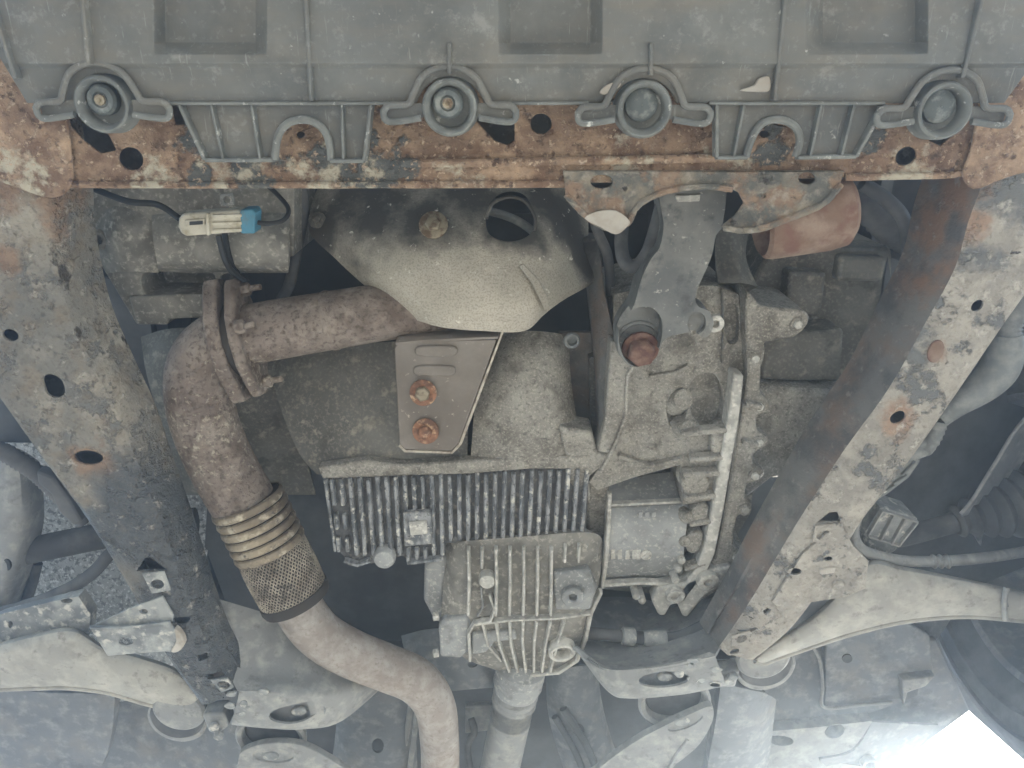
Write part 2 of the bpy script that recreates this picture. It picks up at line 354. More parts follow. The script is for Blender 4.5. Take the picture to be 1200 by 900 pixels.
M['cast_dark'] = material('oily dark cast metal', rgb(106, 104, 96), .6, [
    dict(col=rgb(80, 77, 69), scale=7, th=.5, soft=.12), dict(col=rgb(140, 134, 116), scale=50, th=.61, soft=.05, h=.4), dict(col=rgb(132, 127, 114), scale=210, th=.58, soft=.07, amt=.6), dict(col=rgb(60, 57, 50), scale=26, th=.62, soft=.06, amt=.7)], grain=(240, .7), bump=.6)
M['cast_valley'] = material('darker floor between the cast ribs', rgb(128, 125, 116), .75, [dict(col=rgb(98, 95, 88), scale=24, th=.52, soft=.12), dict(col=rgb(166, 161, 147), scale=120, th=.6, soft=.08)], grain=(260, .6), bump=.6)  # floor tone set darker than the pale ribs
M['cast_grey'] = material('grey cast gearbox metal', rgb(146, 148, 146), .7, [
    dict(col=rgb(112, 114, 112), scale=12, th=.52, soft=.1, amt=.8), dict(col=rgb(190, 188, 178), scale=150, th=.6, soft=.06, detail=4, h=.3, amt=.6),
    dict(col=rgb(82, 82, 78), scale=24, th=.64, soft=.06, amt=.6)], grain=(300, .45), bump=.45)
M['cast_pale'] = material('pale chalky cast edge', rgb(176, 174, 164), .8, [dict(col=rgb(146, 144, 136), scale=60, th=.54, soft=.1), dict(col=rgb(206, 202, 190), scale=110, th=.6, soft=.08, h=.3), dict(col=rgb(112, 108, 100), scale=40, th=.66, soft=.05, amt=.7)], grain=(260, .6), bump=.6)
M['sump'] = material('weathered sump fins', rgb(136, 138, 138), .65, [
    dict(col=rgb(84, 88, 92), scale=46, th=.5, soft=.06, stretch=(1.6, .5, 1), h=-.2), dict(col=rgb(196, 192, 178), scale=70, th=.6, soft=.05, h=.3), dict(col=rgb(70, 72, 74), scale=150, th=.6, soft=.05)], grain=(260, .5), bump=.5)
M['sump_base'] = material('darker sump floor between the fins', rgb(92, 93, 94), .75, [dict(col=rgb(66, 66, 66), scale=40, th=.52, soft=.1), dict(col=rgb(134, 130, 120), scale=90, th=.62, soft=.08)], grain=(260, .5), bump=.5)  # sump floor set darker than its fins
M['mount'] = material('dark engine mount casting', rgb(98, 100, 98), .62, [dict(col=rgb(120, 120, 114), scale=14, th=.52, soft=.1), dict(col=rgb(170, 168, 156), scale=120, th=.66, soft=.04, h=.2), dict(col=rgb(70, 72, 72), scale=40, th=.6, soft=.07)], grain=(260, .5), bump=.5)
M['steel'] = material('brown coated bracket steel', rgb(122, 114, 104), .5, [dict(col=rgb(98, 88, 78), scale=10, th=.5, soft=.14), dict(col=rgb(170, 160, 144), scale=110, th=.68, soft=.04)], metal=.1, grain=(200, .2), bump=.25)
M['steel_edge'] = material('bright bracket edge', rgb(170, 160, 142), .5, [dict(col=rgb(120, 108, 94), scale=60, th=.55, soft=.1)], bump=.2)
M['boltzinc'] = material('dirty zinc bolt', rgb(150, 138, 112), .5, [dict(col=rgb(104, 82, 60), scale=90, th=.52, soft=.08)], metal=.3, grain=(300, .4), bump=.4)
M['boltrust'] = material('rusty bolt', rgb(150, 98, 66), .75, [dict(col=rgb(102, 66, 48), scale=80, th=.5, soft=.08), dict(col=rgb(184, 148, 112), scale=110, th=.6, soft=.06)], grain=(260, .6), bump=.6)
M['boltred'] = material('red-brown rusted bolt', rgb(104, 66, 50), .78, [dict(col=rgb(122, 90, 72), scale=90, th=.54, soft=.08), dict(col=rgb(84, 44, 38), scale=60, th=.55, soft=.08)], grain=(260, .6), bump=.6)
M['pale'] = material('pale dust-coated painted steel', rgb(134, 135, 132), .6, [dict(col=rgb(126, 128, 126), scale=7, th=.5, soft=.15), dict(col=rgb(180, 177, 166), scale=40, th=.6, soft=.12, amt=.6),
    dict(col=rgb(98, 97, 93), scale=60, th=.64, soft=.06, amt=.7), dict(col=rgb(86, 84, 80), scale=16, th=.64, soft=.08, amt=.5)], grain=(180, .6), bump=.5)
M['arm'] = material('dusty control arm', rgb(148, 145, 134), .6, [dict(col=rgb(138, 136, 128), scale=6, th=.5, soft=.16), dict(col=rgb(190, 185, 170), scale=30, th=.58, soft=.12, amt=.6), dict(col=rgb(112, 106, 96), scale=60, th=.63, soft=.06, amt=.7), dict(col=rgb(96, 90, 82), scale=14, th=.64, soft=.07, amt=.5)], grain=(180, .6), bump=.5)
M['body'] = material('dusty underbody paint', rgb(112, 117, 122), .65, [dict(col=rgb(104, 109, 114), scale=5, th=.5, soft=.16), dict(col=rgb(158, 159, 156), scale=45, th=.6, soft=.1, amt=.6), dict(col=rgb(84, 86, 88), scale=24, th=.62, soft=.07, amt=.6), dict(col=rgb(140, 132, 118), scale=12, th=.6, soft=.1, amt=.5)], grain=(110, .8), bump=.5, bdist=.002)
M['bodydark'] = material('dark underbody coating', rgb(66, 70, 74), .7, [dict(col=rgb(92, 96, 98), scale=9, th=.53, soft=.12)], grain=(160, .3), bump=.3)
M['black'] = material('black bay shade and wiring', rgb(30, 32, 34), .7, [dict(col=rgb(48, 50, 52), scale=10, th=.55, soft=.1)], bump=.2)  # near-black: bay shade put into the colour; wires use it too
M['rubber'] = material('dusty black rubber', rgb(70, 72, 74), .75, [dict(col=rgb(104, 104, 102), scale=14, th=.55, soft=.12)], grain=(200, .3), bump=.3)
M['conduit'] = material('dusty corrugated conduit', rgb(104, 108, 108), .6, [dict(col=rgb(132, 134, 130), scale=60, th=.55, soft=.12)], bump=.2)
M['cream'] = material('cream connector plastic', rgb(186, 180, 160), .5, [dict(col=rgb(150, 138, 108), scale=60, th=.6, soft=.08)], bump=.2)
M['blue'] = material('blue connector lock', rgb(58, 126, 154), .5, [dict(col=rgb(84, 110, 116), scale=60, th=.6, soft=.08)], bump=.2)
M['felt'] = material('speckled felt arch liner', rgb(176, 180, 180), .9, [dict(col=rgb(120, 124, 126), scale=120, th=.54, soft=.05), dict(col=rgb(220, 222, 220), scale=170, th=.58, soft=.05)], grain=(260, .8), bump=.7)
M['ground'] = material('sunlit concrete yard', rgb(190, 176, 152), .9, [dict(col=rgb(150, 146, 138), scale=3, th=.52, soft=.12)], grain=(60, .4), bump=.4)
M['paintwhite'] = material('white body paint', rgb(205, 206, 206), .35, bump=0)

# ------------------------------------------------------------------ setting: ground
g = mk('ground', [(-9, -9, 0), (9, -9, 0), (9, 9, 0), (-9, 9, 0)], [[0, 1, 2, 3]], M['ground'])
tag(g, 'pale concrete yard under the raised car', 'ground', kind='structure')

# ------------------------------------------------------------------ car body: floor pan, bulkhead, wings, bonnet
body = thing('car_body', 'dusty grey car floor and bulkhead panels above the running gear', 'car body', P(560, 900, -.2))
def wbox(name, lo, hi, mat, parent, **kw):
    (a, b, c), (d, e, f) = lo, hi
    vs_ = [(a, b, c), (d, b, c), (d, e, c), (a, e, c), (a, b, f), (d, b, f), (d, e, f), (a, e, f)]
    return mk(name, vs_, [[0, 1, 2, 3], [4, 5, 6, 7], [0, 1, 5, 4], [1, 2, 6, 5], [2, 3, 7, 6], [3, 0, 4, 7]], mat, parent, **kw)
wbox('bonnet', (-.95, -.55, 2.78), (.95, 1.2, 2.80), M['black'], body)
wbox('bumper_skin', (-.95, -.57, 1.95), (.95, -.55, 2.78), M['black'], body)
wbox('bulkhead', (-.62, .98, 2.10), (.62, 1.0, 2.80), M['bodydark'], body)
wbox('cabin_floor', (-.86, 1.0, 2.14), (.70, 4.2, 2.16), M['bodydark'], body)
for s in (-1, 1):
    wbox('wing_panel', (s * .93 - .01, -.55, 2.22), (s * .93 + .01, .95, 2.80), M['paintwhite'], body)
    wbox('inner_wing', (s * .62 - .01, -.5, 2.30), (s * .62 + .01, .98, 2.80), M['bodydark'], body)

# ------------------------------------------------------------------ subframe: crossmember, two side rails, welded brackets
sub = thing('subframe', 'rusted steel subframe with front crossmember and two side rails', 'subframe', P(600, 200, 0))
holes = [ell(153, 186, 15, 13, 30), ell(634, 145, 12.5, 12), ell(1062, 183, 13, 10, -35),
         [(78, 128), (112, 138), (128, 160), (136, 176), (118, 180), (98, 165), (82, 148)],
         [(198, 118), (222, 118), (226, 146), (205, 146)], [(554, 138), (586, 138), (602, 118), (603, 165), (594, 170), (580, 165)],
         ell(352, 158, 5, 4), ell(896, 157, 6, 4), [(1086, 150), (1112, 146), (1118, 158), (1102, 171), (1090, 165)], [(828, 118), (840, 118), (840, 142), (831, 142)]]
slab('crossmember', [(30, 70), (600, 66), (1175, 70), (1160, 150), (1150, 190), (1128, 203), (990, 208), (660, 215), (300, 216), (82, 216), (62, 214), (30, 150)], 0, .004, M['cross'], sub, holes=holes, bevel=.0012)
slab('corner_plate', sm([(-120, 60), (-20, 62), (52, 70), (74, 118), (84, 190), (82, 220), (62, 232), (34, 226), (0, 214), (-60, 205), (-130, 190)], 3), .0085, .004, M['cross'], sub, bevel=.002)
slab('corner_plate', sm([(1340, 50), (1230, 52), (1164, 60), (1148, 120), (1138, 175), (1128, 205), (1142, 222), (1166, 214), (1192, 205), (1240, 196), (1320, 190)], 3), .0085, .004, M['cross'], sub, bevel=.002)
slab('crossmember_roof', [(30, 40), (1175, 40), (1140, 200), (70, 210)], -.075, .004, M['rail_inner'], sub)
slab('crossmember_wall', [(80, 216.4), (300, 216.4), (660, 215.4), (990, 208.4), (1128, 203.4), (1128, 200), (990, 205), (660, 212), (300, 213), (82, 213)], -.0005, .075, M['rail_inner'], sub)
tube('crossmember_lip', [(64, 216, .001), (200, 216.5, .001), (420, 216.5, .001), (662, 215.5, .001)], M['cross'], sub, r=.0042, seg=10, wob=.08)
tube('crossmember_lip', [(990, 208, .001), (1060, 206, .001), (1120, 204, .001), (1150, 192, .001)], M['cross'], sub, r=.0042, seg=10, wob=.08)
loft('stiffening_groove', [[(470, 186, .0045), (560, 186, .0045), (650, 184, .0045), (760, 182, .0045), (850, 180, .0045)], [(470, 190, .0065), (560, 190, .0065), (650, 188, .0065), (760, 186, .0065), (850, 184, .0065)], [(470, 196, .0045), (560, 196, .0045), (650, 194, .0045), (760, 192, .0045), (850, 190, .0045)]], M['cross'], sub, solid=.004)

def rail(name, st, hin, hgt_out, mat, cuts, lean, wallmat, rnd=1.0):
    rows = []
    for k_, (xo, yo, xi, yi, d) in enumerate(st):
        hgt_in = hin * (1 - .42 * k_ / (len(st) - 1)); cr_ = rnd * (.7 + .9 * k_ / (len(st) - 1))
        o, i = P(xo, yo, d), P(xi, yi, d); q = (i - o).normalized()
        rows.append([o + Vector((0, 0, hgt_out)) - q * .002, o + Vector((0, 0, .012)) - q * .001, o + Vector((0, 0, .003)) + q * .002, o + q * .010, o.lerp(i, .25), o.lerp(i, .42), o.lerp(i, .58), i - q * min(.018 * cr_, .28 * (i - o).length),
                     i - q * min(.006 * cr_, .1 * (i - o).length) + Vector((0, 0, .005 * cr_)), i + q * .001 + Vector((0, 0, .018 * cr_)), i + q * lean * .5 + Vector((0, 0, hgt_in * .55)), i + q * lean + Vector((0, 0, hgt_in))])
    cols = [cr([r[k] for r in rows], 5) for k in range(len(rows[0]))]
    rows = [[c[j] for c in cols] for j in range(len(cols[0]))]
    for j, r in enumerate(rows):                       # dents and unevenness of the old sheet
        for k in range(3, 8): r[k].z += .0012 * math.sin(j * 1.3 + k * 2.1) + .0008 * math.sin(j * .63 + k)
    o = loft(name, [r[:9] for r in rows], mat, sub, n=1, m=1, solid=.0035, cut=[(c, .03, -.03, .003) for c in cuts], angle=60)
    loft('rail_wall', [r[8:] for r in rows], wallmat, o, n=1, m=1, solid=.0035, angle=60)
    loft('rail_roof', [[r[0].lerp(r[-1], .03) + Vector((0, 0, -.012)), r[0].lerp(r[-1], .5) + Vector((0, 0, -.012)), r[-1] - (r[-1] - r[0]).normalized() * .006 + Vector((0, 0, -.012))] for r in rows], M['rail_inner'], o, n=1, m=1, solid=.003)
    return o
LS = [(-190, 130, 36, 110, .003), (-165, 240, 56, 210, .003), (-130, 300, 64, 285, .003), (-73, 372, 84, 368, .003), (-30, 432, 112, 430, .003), (0, 472, 146, 496, .003),
      (45, 535, 168, 552, .003), (93, 600, 192, 613, .003), (125, 650, 211, 664, .003), (155, 700, 229, 714, .003), (190, 765, 250, 765, .003), (235, 828, 280, 813, .003)]
rail('side_rail', LS, .085, .07, M['rail_left'], [ell(12, 393, 10, 7, 15), sm([(50, 443), (60, 439), (72, 446), (76, 460), (68, 466), (55, 462)], 4), ell(104, 536, 17, 8.5, 5),
     [(160, 669), (170, 654), (176, 653), (196, 668)], ell(213, 727, 9, 4.5), [(231, 768), (241, 767), (243, 773), (233, 775)], [(239, 791), (262, 790), (272, 792), (266, 796), (243, 796)], ell(267, 818, 6.5, 3)], .008, M['rail_left'])
RS = [(1390, 120, 1172, 100, .003), (1330, 200, 1150, 205, .003), (1268, 262, 1130, 262, .003), (1222, 322, 1114, 316, .003), (1170, 395, 1078, 382, .003), (1112, 480, 1038, 455, .003),
      (1062, 550, 984, 530, .003), (1012, 612, 938, 603, .003), (985, 660, 908, 652, .003), (955, 705, 880, 700, .003), (925, 742, 857, 737, .003), (885, 775, 840, 764, .003)]
rail('side_rail', RS, .105, .06, M['rail_right'], [ell(1145, 358, 8.5, 6, -35), ell(1052, 489, 10, 7, -25), [(957, 612), (972, 601), (982, 600), (985, 612)],
     ell(971, 655, 5, 3), ell(931, 670, 8.5, 4), [(893, 716), (900, 712), (904, 714), (897, 720)], [(865, 742), (885, 735), (889, 737), (872, 745)], ell(861, 764, 6, 3, -15)], .012, M['rail_inner'], 1.5)
# blanking grommet in the long slot of the right rail
slab('rust_scar', ell(1097, 412, 9, 14, 25), .0065, .003, M['rustred'], sub, bevel=.001)
# bent weld tabs with nut holes
def nut_tab(ol, hole, d=.009):
    slab('weld_tab', ol, d, .003, M['rail_right' if ol[0][0] > 600 else 'tab'], sub, holes=[hole], bevel=.0008)
nut_tab([(166, 672), (192, 670), (200, 692), (178, 696)], ell(184, 685, 8, 5.5))
nut_tab([(246, 797), (266, 795), (274, 806), (260, 812)], ell(262, 803, 7.5, 4.5, 10))
nut_tab([(955, 616), (980, 614), (977, 636), (952, 636)], ell(965, 627.5, 8.5, 5, -15))
nut_tab([(858, 745), (880, 739), (879, 753), (857, 758)], ell(869, 749, 6.5, 4, -20))
# side bracket on the left rail, gusset on the right rail
slab('arm_bracket', [(106, 735, .0), (150, 714, .004), (190, 699, .006), (203, 722, .006), (202, 729, .006), (160, 734, .004)], .005, .004, M['tab'], sub, holes=[ell(168, 717, 5, 3)], bevel=.001)
slab('arm_bracket', [(106, 738), (160, 736), (200, 731), (212, 750), (207, 764), (185, 764), (126, 769)], .012, .004, M['tab'], sub, holes=[ell(147, 752, 8.5, 4.5)], bevel=.0012)
loft('arm_bracket', [[(105, 735, .001), (150, 735, .004), (200, 729, .006)], [(106, 738, .0135), (150, 737, .0135), (200, 731, .0135)]], M['tab'], sub, n=4, m=1, solid=.003)
slab('weld_seam', sm([(204, 737), (212, 744), (216, 755), (209, 764), (200, 764), (206, 752)], 3), .014, .01, M['flake'], sub, bevel=.003)
slab('gusset', [(985, 612), (1000, 640), (1018, 658), (1014, 690), (990, 700), (950, 706), (925, 730), (905, 705), (940, 650)], .0085, .004, M['rail_right'], sub, holes=[ell(931, 670, 8.5, 4), ell(971, 655, 5, 3)], bevel=.0012, cut=[([(957, 612), (972, 601), (982, 600), (985, 612)], .03, -.03, .006)])
slab('gusset_stud', ell(983, 686, 8, 5), .0115, .004, M['rail_right'], sub, bevel=.002)
slab('weld_seam', [(960, 668), (980, 665), (978, 672), (962, 674)], .0115, .004, M['flake'], sub, bevel=.0015)

# engine mount bracket hanging off the crossmember
bol = [(660, 200), (663, 232), (672, 244), (688, 254), (714, 268), (735, 262), (748, 241), (762, 231), (780, 224), (825, 218), (855, 220), (866, 226, .008), (872, 238, .004), (862, 252, -.004), (845, 266, -.006), (866, 271, .004), (888, 269, .010), (935, 252, .012), (965, 238, .010), (985, 216, .008), (990, 200, .008)]
bol = [(p[0], p[1], p[2] if len(p) > 2 else .008) for p in bol]
slab('mount_bracket', bol, .008, .005, M['bracket'], sub, holes=[[(x, y, .008) for x, y in ell(705, 213, 13, 8)], [(x, y, .008) for x, y in ell(946, 209, 10, 7)]], bevel=.0015)
tube('bracket_lip', [(663, 228, .008), (688, 254, .009), (714, 268, .009), (735, 262, .009), (748, 241, .009), (778, 225, .009), (825, 218, .009), (858, 222, .009)], M['bracket'], sub, r=.0036, seg=8, wob=.1)
tube('bracket_lip', [(848, 267, -.002), (885, 269, .010), (935, 252, .012), (965, 238, .011), (986, 216, .009)], M['bracket'], sub, r=.004, seg=8, wob=.1)
slab('paint_flake', sm([(685, 256), (700, 248), (722, 247), (738, 259), (735, 266), (722, 275), (705, 267)], 3), .0135, .003, M['flake'], sub, bevel=.0008)
q0, q1 = P(890, 260, -.034), P(995, 244, -.034); qa = (q1 - q0)
lathe('bush_sleeve', [(.002, .030), (.022, .028), (.030, .020), (.036, .004), (.040, 0), (.0445, .004), (.046, .012), (.046, qa.length * .75), (.043, qa.length * .93), (.034, qa.length)], q0, qa, M['rustred'], sub, seg=40)
# rear corner pads that carry the arms: one pressing per side, web above and rolled lip below
loft('rear_pad', [[(250, 700, -.07), (300, 715, -.085), (370, 735, -.10), (430, 755, -.12), (475, 765, -.14)],
                  [(262, 770, -.03), (305, 780, -.035), (360, 785, -.045), (415, 788, -.075), (470, 778, -.125)],
                  [(276, 806, -.002), (310, 806, -.002), (352, 809, -.006), (405, 806, -.040), (460, 786, -.115)],
                  [(280, 812, .003), (312, 816, .004), (354, 822, .000), (408, 818, -.036), (462, 790, -.112)],
                  [(272, 846, .002), (312, 850, .003), (356, 852, -.001), (402, 842, -.036), (456, 797, -.112)],
                  [(272, 849, -.03), (312, 853, -.03), (356, 854, -.03), (402, 844, -.06), (456, 798, -.13)]], M['pale'], sub, solid=.004, n=6, m=4, cut=[(ell(346, 835, 30, 11, -4), .03, -.006, .001)])
loft('rear_pad', [[(866, 690, -.12), (815, 705, -.15), (750, 722, -.16), (700, 732, -.16), (660, 732, -.16)],
                  [(850, 740, -.04), (800, 752, -.06), (745, 762, -.065), (700, 765, -.065), (664, 750, -.09)],
                  [(840, 764, -.002), (792, 776, -.003), (742, 782, -.004), (705, 780, -.01), (672, 758, -.05)],
                  [(838, 768, .003), (792, 781, .004), (742, 788, .003), (708, 786, -.004), (675, 760, -.046)],
                  [(850, 800, .002), (800, 811, .003), (738, 816, .002), (712, 808, -.004), (682, 772, -.04)],
                  [(850, 803, -.03), (800, 813, -.03), (738, 818, -.03), (712, 810, -.035), (684, 774, -.06)]], M['pale'], sub, solid=.004, n=6, m=4, cut=[(ell(778, 795, 30, 9, -4), .03, -.0015, .003)])
for x, y in ((346, 835), (776, 795)):
    slab('pad_floor', ell(x, y, 36, 13, -4), -.012, .003, M['body'], sub)
    slab('pad_bolt', ell(x + 4, y, 9, 4.5, -3), -.005, .008, M['tab'], sub, bevel=.002)
rw = random.Random(5)
for x0, y0, n_ in ((292, 822, 9), (818, 788, 8)):
    for k in range(n_):
        x, y = x0 + rw.uniform(-22, 22), y0 + rw.uniform(-14, 16)
        slab('weld_bead', sm([(x + rw.uniform(4, 9) * math.cos(t), y + rw.uniform(2, 5) * math.sin(t)) for t in [2 * PI * j / 7 for j in range(7)]], 2), .0055, .004, M['tab'], sub, bevel=.0012)

# ------------------------------------------------------------------ undertray
tray = thing('undertray', 'dusty dark grey plastic undertray with recessed panels along the front', 'undertray', P(600, 60, .05))
xs = [None, 180, 194, 300, 313, 584, 598, 692, 706, 944, 964, 1072, 1088, None]; ys = [-300, -110, 44, 50, 64, 74, 80, 121]
bosses = [(120, 122), (527, 126), (755, 128), (1106, 130)]
def trow(y): return -42 + y * .61, 1264 - y * .72
rows = []
for y in ys:
    a, b = trow(y); r = []
    for k, x in enumerate(xs):
        x_ = a if k == 0 else b if k == len(xs) - 1 else x
        d = .05
        if y <= 50 and k in (2, 3, 6, 7, 10, 11): d = .028
        if y == 50: pass
        if y >= 80: d = .043
        if y >= 121: d = .036
        if k in (0, len(xs) - 1): d -= .006
        r.append((x_, y, d))
    rows.append(r)
def notch(cx, cy):
    pts = [(cx + 41 * math.cos(a), cy + 6 - 42 * math.sin(a)) for a in [PI * i / 14 for i in range(15)]]
    return [(cx + 41, cy + 30)] + pts + [(cx - 41, cy + 30)]
rows = [r for r in rows if r[0][1] != 44]
loft('tray_panel', rows, M['plastic'], tray, n=1, m=1, solid=.003, bevel=.0025, seg=2, cut=[(notch(*b), .1, -.03, .043) for b in bosses])
for a, b in (((98, -20, .05), (107, 76, .049)), ((359, -20, .05), (366, 118, .04)), ((527, 50, .05), (527, 86, .043)), ((762, 50, .05), (762, 88, .043)), ((920, -20, .05), (906, 118, .04)), ((1152, -20, .05), (1124, 92, .042)), ((-4, 10, .046), (22, 92, .042))):
    rib('stiffening_rib', [a, ((a[0] + b[0]) / 2, (a[1] + b[1]) / 2, (a[2] + b[2]) / 2 + .0005), b], .0055, .0075, M['plastic'], tray)
for seg_ in ([(196, 121), (330, 121), (456, 121)], [(600, 121), (690, 121)], [(830, 121), (940, 121), (1036, 121)]):
    rib('edge_lip', [(x, y, .037) for x, y in seg_], .004, .004, M['plastic_edge'], tray)
for bx, by in bosses:
    c = P(bx, by, .044)
    L2 = lambda x, y, z=0: c + Vector((x, y, z))
    slim = -1 if bx > 1000 else 1
    cup = lathe('fastener_cup', [(.030, .022), (.029, .004), (.0275, -.003), (.0255, -.0045), (.0235, -.003), (.0205, .006), (.0195, .013), (.017, .014), (.0006, .014)][::-1], c, (0, 0, 1), M['plastic_edge'], tray, seg=36, cap=False)
    deep = bx in (120, 527)
    lathe('clip_head', [(.0155, .013), (.0155, .004), (.013, .001), (.008, .0005), (.0065, .003), (.0008, .003)] if deep else [(.017, .013), (.0165, .006), (.012, .003), (.006, .002), (.0008, .0015)], c + Vector((-.002, -.004, 0)), (0, 0, 1), M['plastic_dark'], cup, seg=28, cap=False)
    if deep:
        lathe('screw', [(.0055, .004), (.0055, -.001), (.003, -.0015), (.0005, .001)], c + Vector((-.002, -.004, 0)), (0, 0, 1), M['boltzinc'], cup, seg=8)
    arch = [(-.068, .004), (-.062, -.002), (-.043, -.003), (-.037, -.012), (-.027, -.029), (-.012, -.0375), (0, -.039), (.012, -.0375), (.027, -.029), (.037, -.012), (.043, -.003), (.062, -.002), (.068, .004)]
    tube('arch_ridge', [L2(x, y, -.001) for x, y in arch], M['plastic'], tray, r=.0036, seg=10, n=4)
    for s in (-1, 1):
        w_ = [(s * .068, .002), (s * .067, .011), (s * .058, .014), (s * .030, .010)]
        tube('wing_rim', [L2(x, y, -.001) for x, y in w_], M['plastic_edge'], tray, r=.0034, seg=10, n=4)
        slab('wing_floor', [L2(s * x, y, .004) for x, y in ((.028, -.004), (.066, -.004), (.066, .012), (.028, .010))], 0, .004, M['plastic'], tray)
# rear tabs with an arched cut-out
def tray_tab(ol, arch, ribs):
    top = ol[:2]; bot = ol[2:]
    path = [top[0], top[1], bot[0]] + arch + [bot[1]]
    t = slab('rear_tab', path, .030, .003, M['plastic'], tray, bevel=.0006)
    rim = [(top[0], bot[1]), (top[1], bot[0])]
    for a, b in rim: rib('tab_rim', [(a[0], a[1], .031), (b[0], b[1], .031)], .0055, .009, M['plastic_edge'], tray)
    rib('tab_rim', [(bot[0][0], bot[0][1], .031), (arch[0][0], arch[0][1], .031)], .0055, .009, M['plastic_edge'], tray)
    rib('tab_rim', [(arch[-1][0], arch[-1][1], .031), (bot[1][0], bot[1][1], .031)], .0055, .009, M['plastic_edge'], tray)
    tube('tab_arch', [(x, y, .034) for x, y in arch], M['plastic_edge'], tray, r=.0042, seg=8, n=3)
    for a, b in ribs: rib('tab_rib', [(a[0], a[1], .031), (b[0], b[1], .031)], .004, .008, M['plastic_edge'], tray)
tray_tab([(213, 122), (436, 122), (428, 188), (243, 187)], [(388, 188), (386, 168), (380, 153), (368, 143), (354, 140), (340, 143), (329, 153), (324, 168), (322, 187)], [((250, 122), (264, 186)), ((297, 122), (307, 186)), ((402, 122), (404, 186))])
tray_tab([(838, 122), (1034, 122), (1000, 183), (838, 184)], [(932, 184), (937, 165), (933, 150), (922, 142), (908, 140), (894, 144), (884, 156), (878, 170), (874, 184)], [((870, 122), (858, 183)), ((960, 122), (947, 183)), ((998, 122), (983, 183))])
# lumps of road dirt stuck to the tray
for ol in ([(703, 108), (712, 99), (727, 96), (726, 102), (716, 108), (708, 111)], [(868, 106), (884, 100), (890, 92), (902, 90), (902, 106), (890, 108)]):
    o = slab('dried_mud', sm(ol, 3), .0465, .006, M['flake'], None, bevel=.0015)
    tag(o, 'pale fleck of dried mud on the dark undertray', 'mud', 'mud flecks on the undertray')

# ------------------------------------------------------------------ heat shield
hs = thing('heat_shield', 'speckled metal heat shield with a round hole above the exhaust pipe', 'heat shield', P(540, 300, -.1))
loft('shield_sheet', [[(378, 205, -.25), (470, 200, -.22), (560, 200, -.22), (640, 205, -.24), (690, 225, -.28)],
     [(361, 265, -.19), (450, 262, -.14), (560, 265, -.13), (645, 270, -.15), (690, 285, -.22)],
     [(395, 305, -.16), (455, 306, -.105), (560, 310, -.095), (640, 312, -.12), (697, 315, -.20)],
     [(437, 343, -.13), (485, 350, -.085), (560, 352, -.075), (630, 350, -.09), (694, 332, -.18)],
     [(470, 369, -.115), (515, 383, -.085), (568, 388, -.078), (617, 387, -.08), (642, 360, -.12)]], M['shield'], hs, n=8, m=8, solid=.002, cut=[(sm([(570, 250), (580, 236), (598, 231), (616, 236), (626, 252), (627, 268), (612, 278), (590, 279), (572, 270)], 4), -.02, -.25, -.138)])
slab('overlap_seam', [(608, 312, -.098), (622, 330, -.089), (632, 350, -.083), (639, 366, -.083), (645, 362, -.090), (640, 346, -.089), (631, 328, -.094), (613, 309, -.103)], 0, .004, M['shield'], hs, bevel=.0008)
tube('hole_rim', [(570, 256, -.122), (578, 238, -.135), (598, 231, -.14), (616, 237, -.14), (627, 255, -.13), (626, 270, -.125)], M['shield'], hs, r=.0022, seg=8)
b = bolt(P(508, 264, -.125), Vector((0, -.55, -.8)), .0105, M['boltzinc'], hs, h=.009, washer=.019)
bolt(P(372, 258, -.185), Vector((0, -.5, -.8)), .006, M['cast_dark'], hs, washer=.012)

cab = tube('ribbed_cable', [(560, 245, -.20), (590, 252, -.19), (615, 264, -.185), (640, 285, -.19)], M['conduit'], None, r=.006, seg=10)
tag(cab, 'thin grey ribbed cable seen through the round hole of the heat shield', 'cable')

# ------------------------------------------------------------------ exhaust pipe
ex = thing('exhaust_pipe', 'rusty exhaust pipe with bolted flange, flexible bellows and bent tail section', 'exhaust pipe', P(300, 500, -.1))
tube('front_pipe', [(600, 352, -.16, .034), (520, 360, -.145, .037), (450, 366, -.13, .039), (380, 377, -.12, .040), (310, 389, -.115, .041), (275, 398, -.112, .041)], M['exhaust'], ex, seg=32)
tube('pipe_weld', [(392, 374.8, -.1212, .0405), (388, 375.6, -.1209, .0416), (384, 376.4, -.1206, .0405)], M['exhaust'], ex, seg=32, n=3)
tube('elbow', [(295, 392, -.112, .040), (262, 400, -.108, .0425), (238, 424, -.103, .0445), (233, 462, -.096, .0455), (243, 505, -.09, .0455), (263, 550, -.086, .0455), (287, 592, -.082, .0455), (300, 615, -.08, .045)], M['exhaust'], ex, seg=36, wob=.006)
a = (P(400, 373, -.122) - P(300, 391, -.115)).normalized()
fc = P(288, 396, -.113)
e1 = (P(335, 460, -.09) - P(292, 335, -.12)); e1 = (e1 - a * e1.dot(a)).normalized(); e2 = a.cross(e1)
def flange(name, off, th, L1, W1):
    ol = [(L1, .014), (L1 - .006, .022), (.034, W1), (0, W1 + .006), (-.034, W1), (-L1 + .006, .022), (-L1, .014), (-L1, -.014), (-L1 + .006, -.022), (-.034, -W1), (0, -W1 - .006), (.034, -W1), (L1 - .006, -.022), (L1, -.014)]
    return slab(name, [fc + e1 * x + e2 * y + a * off for x, y in ol], 0, 0, M['exhaust'], ex, up=a * th, bevel=.004, seg=3)
flange('flange', -.034, .019, .084, .050); flange('flange', -.006, .015, .080, .049)
lathe('flange_gasket', [(.05, -.016), (.051, -.01), (.05, -.005)], fc, a, M['braidcore'], ex, seg=28)
for s in (-1, 1):
    bolt(fc + e1 * s * .064 + a * .008 + e2 * (.004), a, .0095, M['exhaust'], ex, h=.012, stud=.026, name='nut')
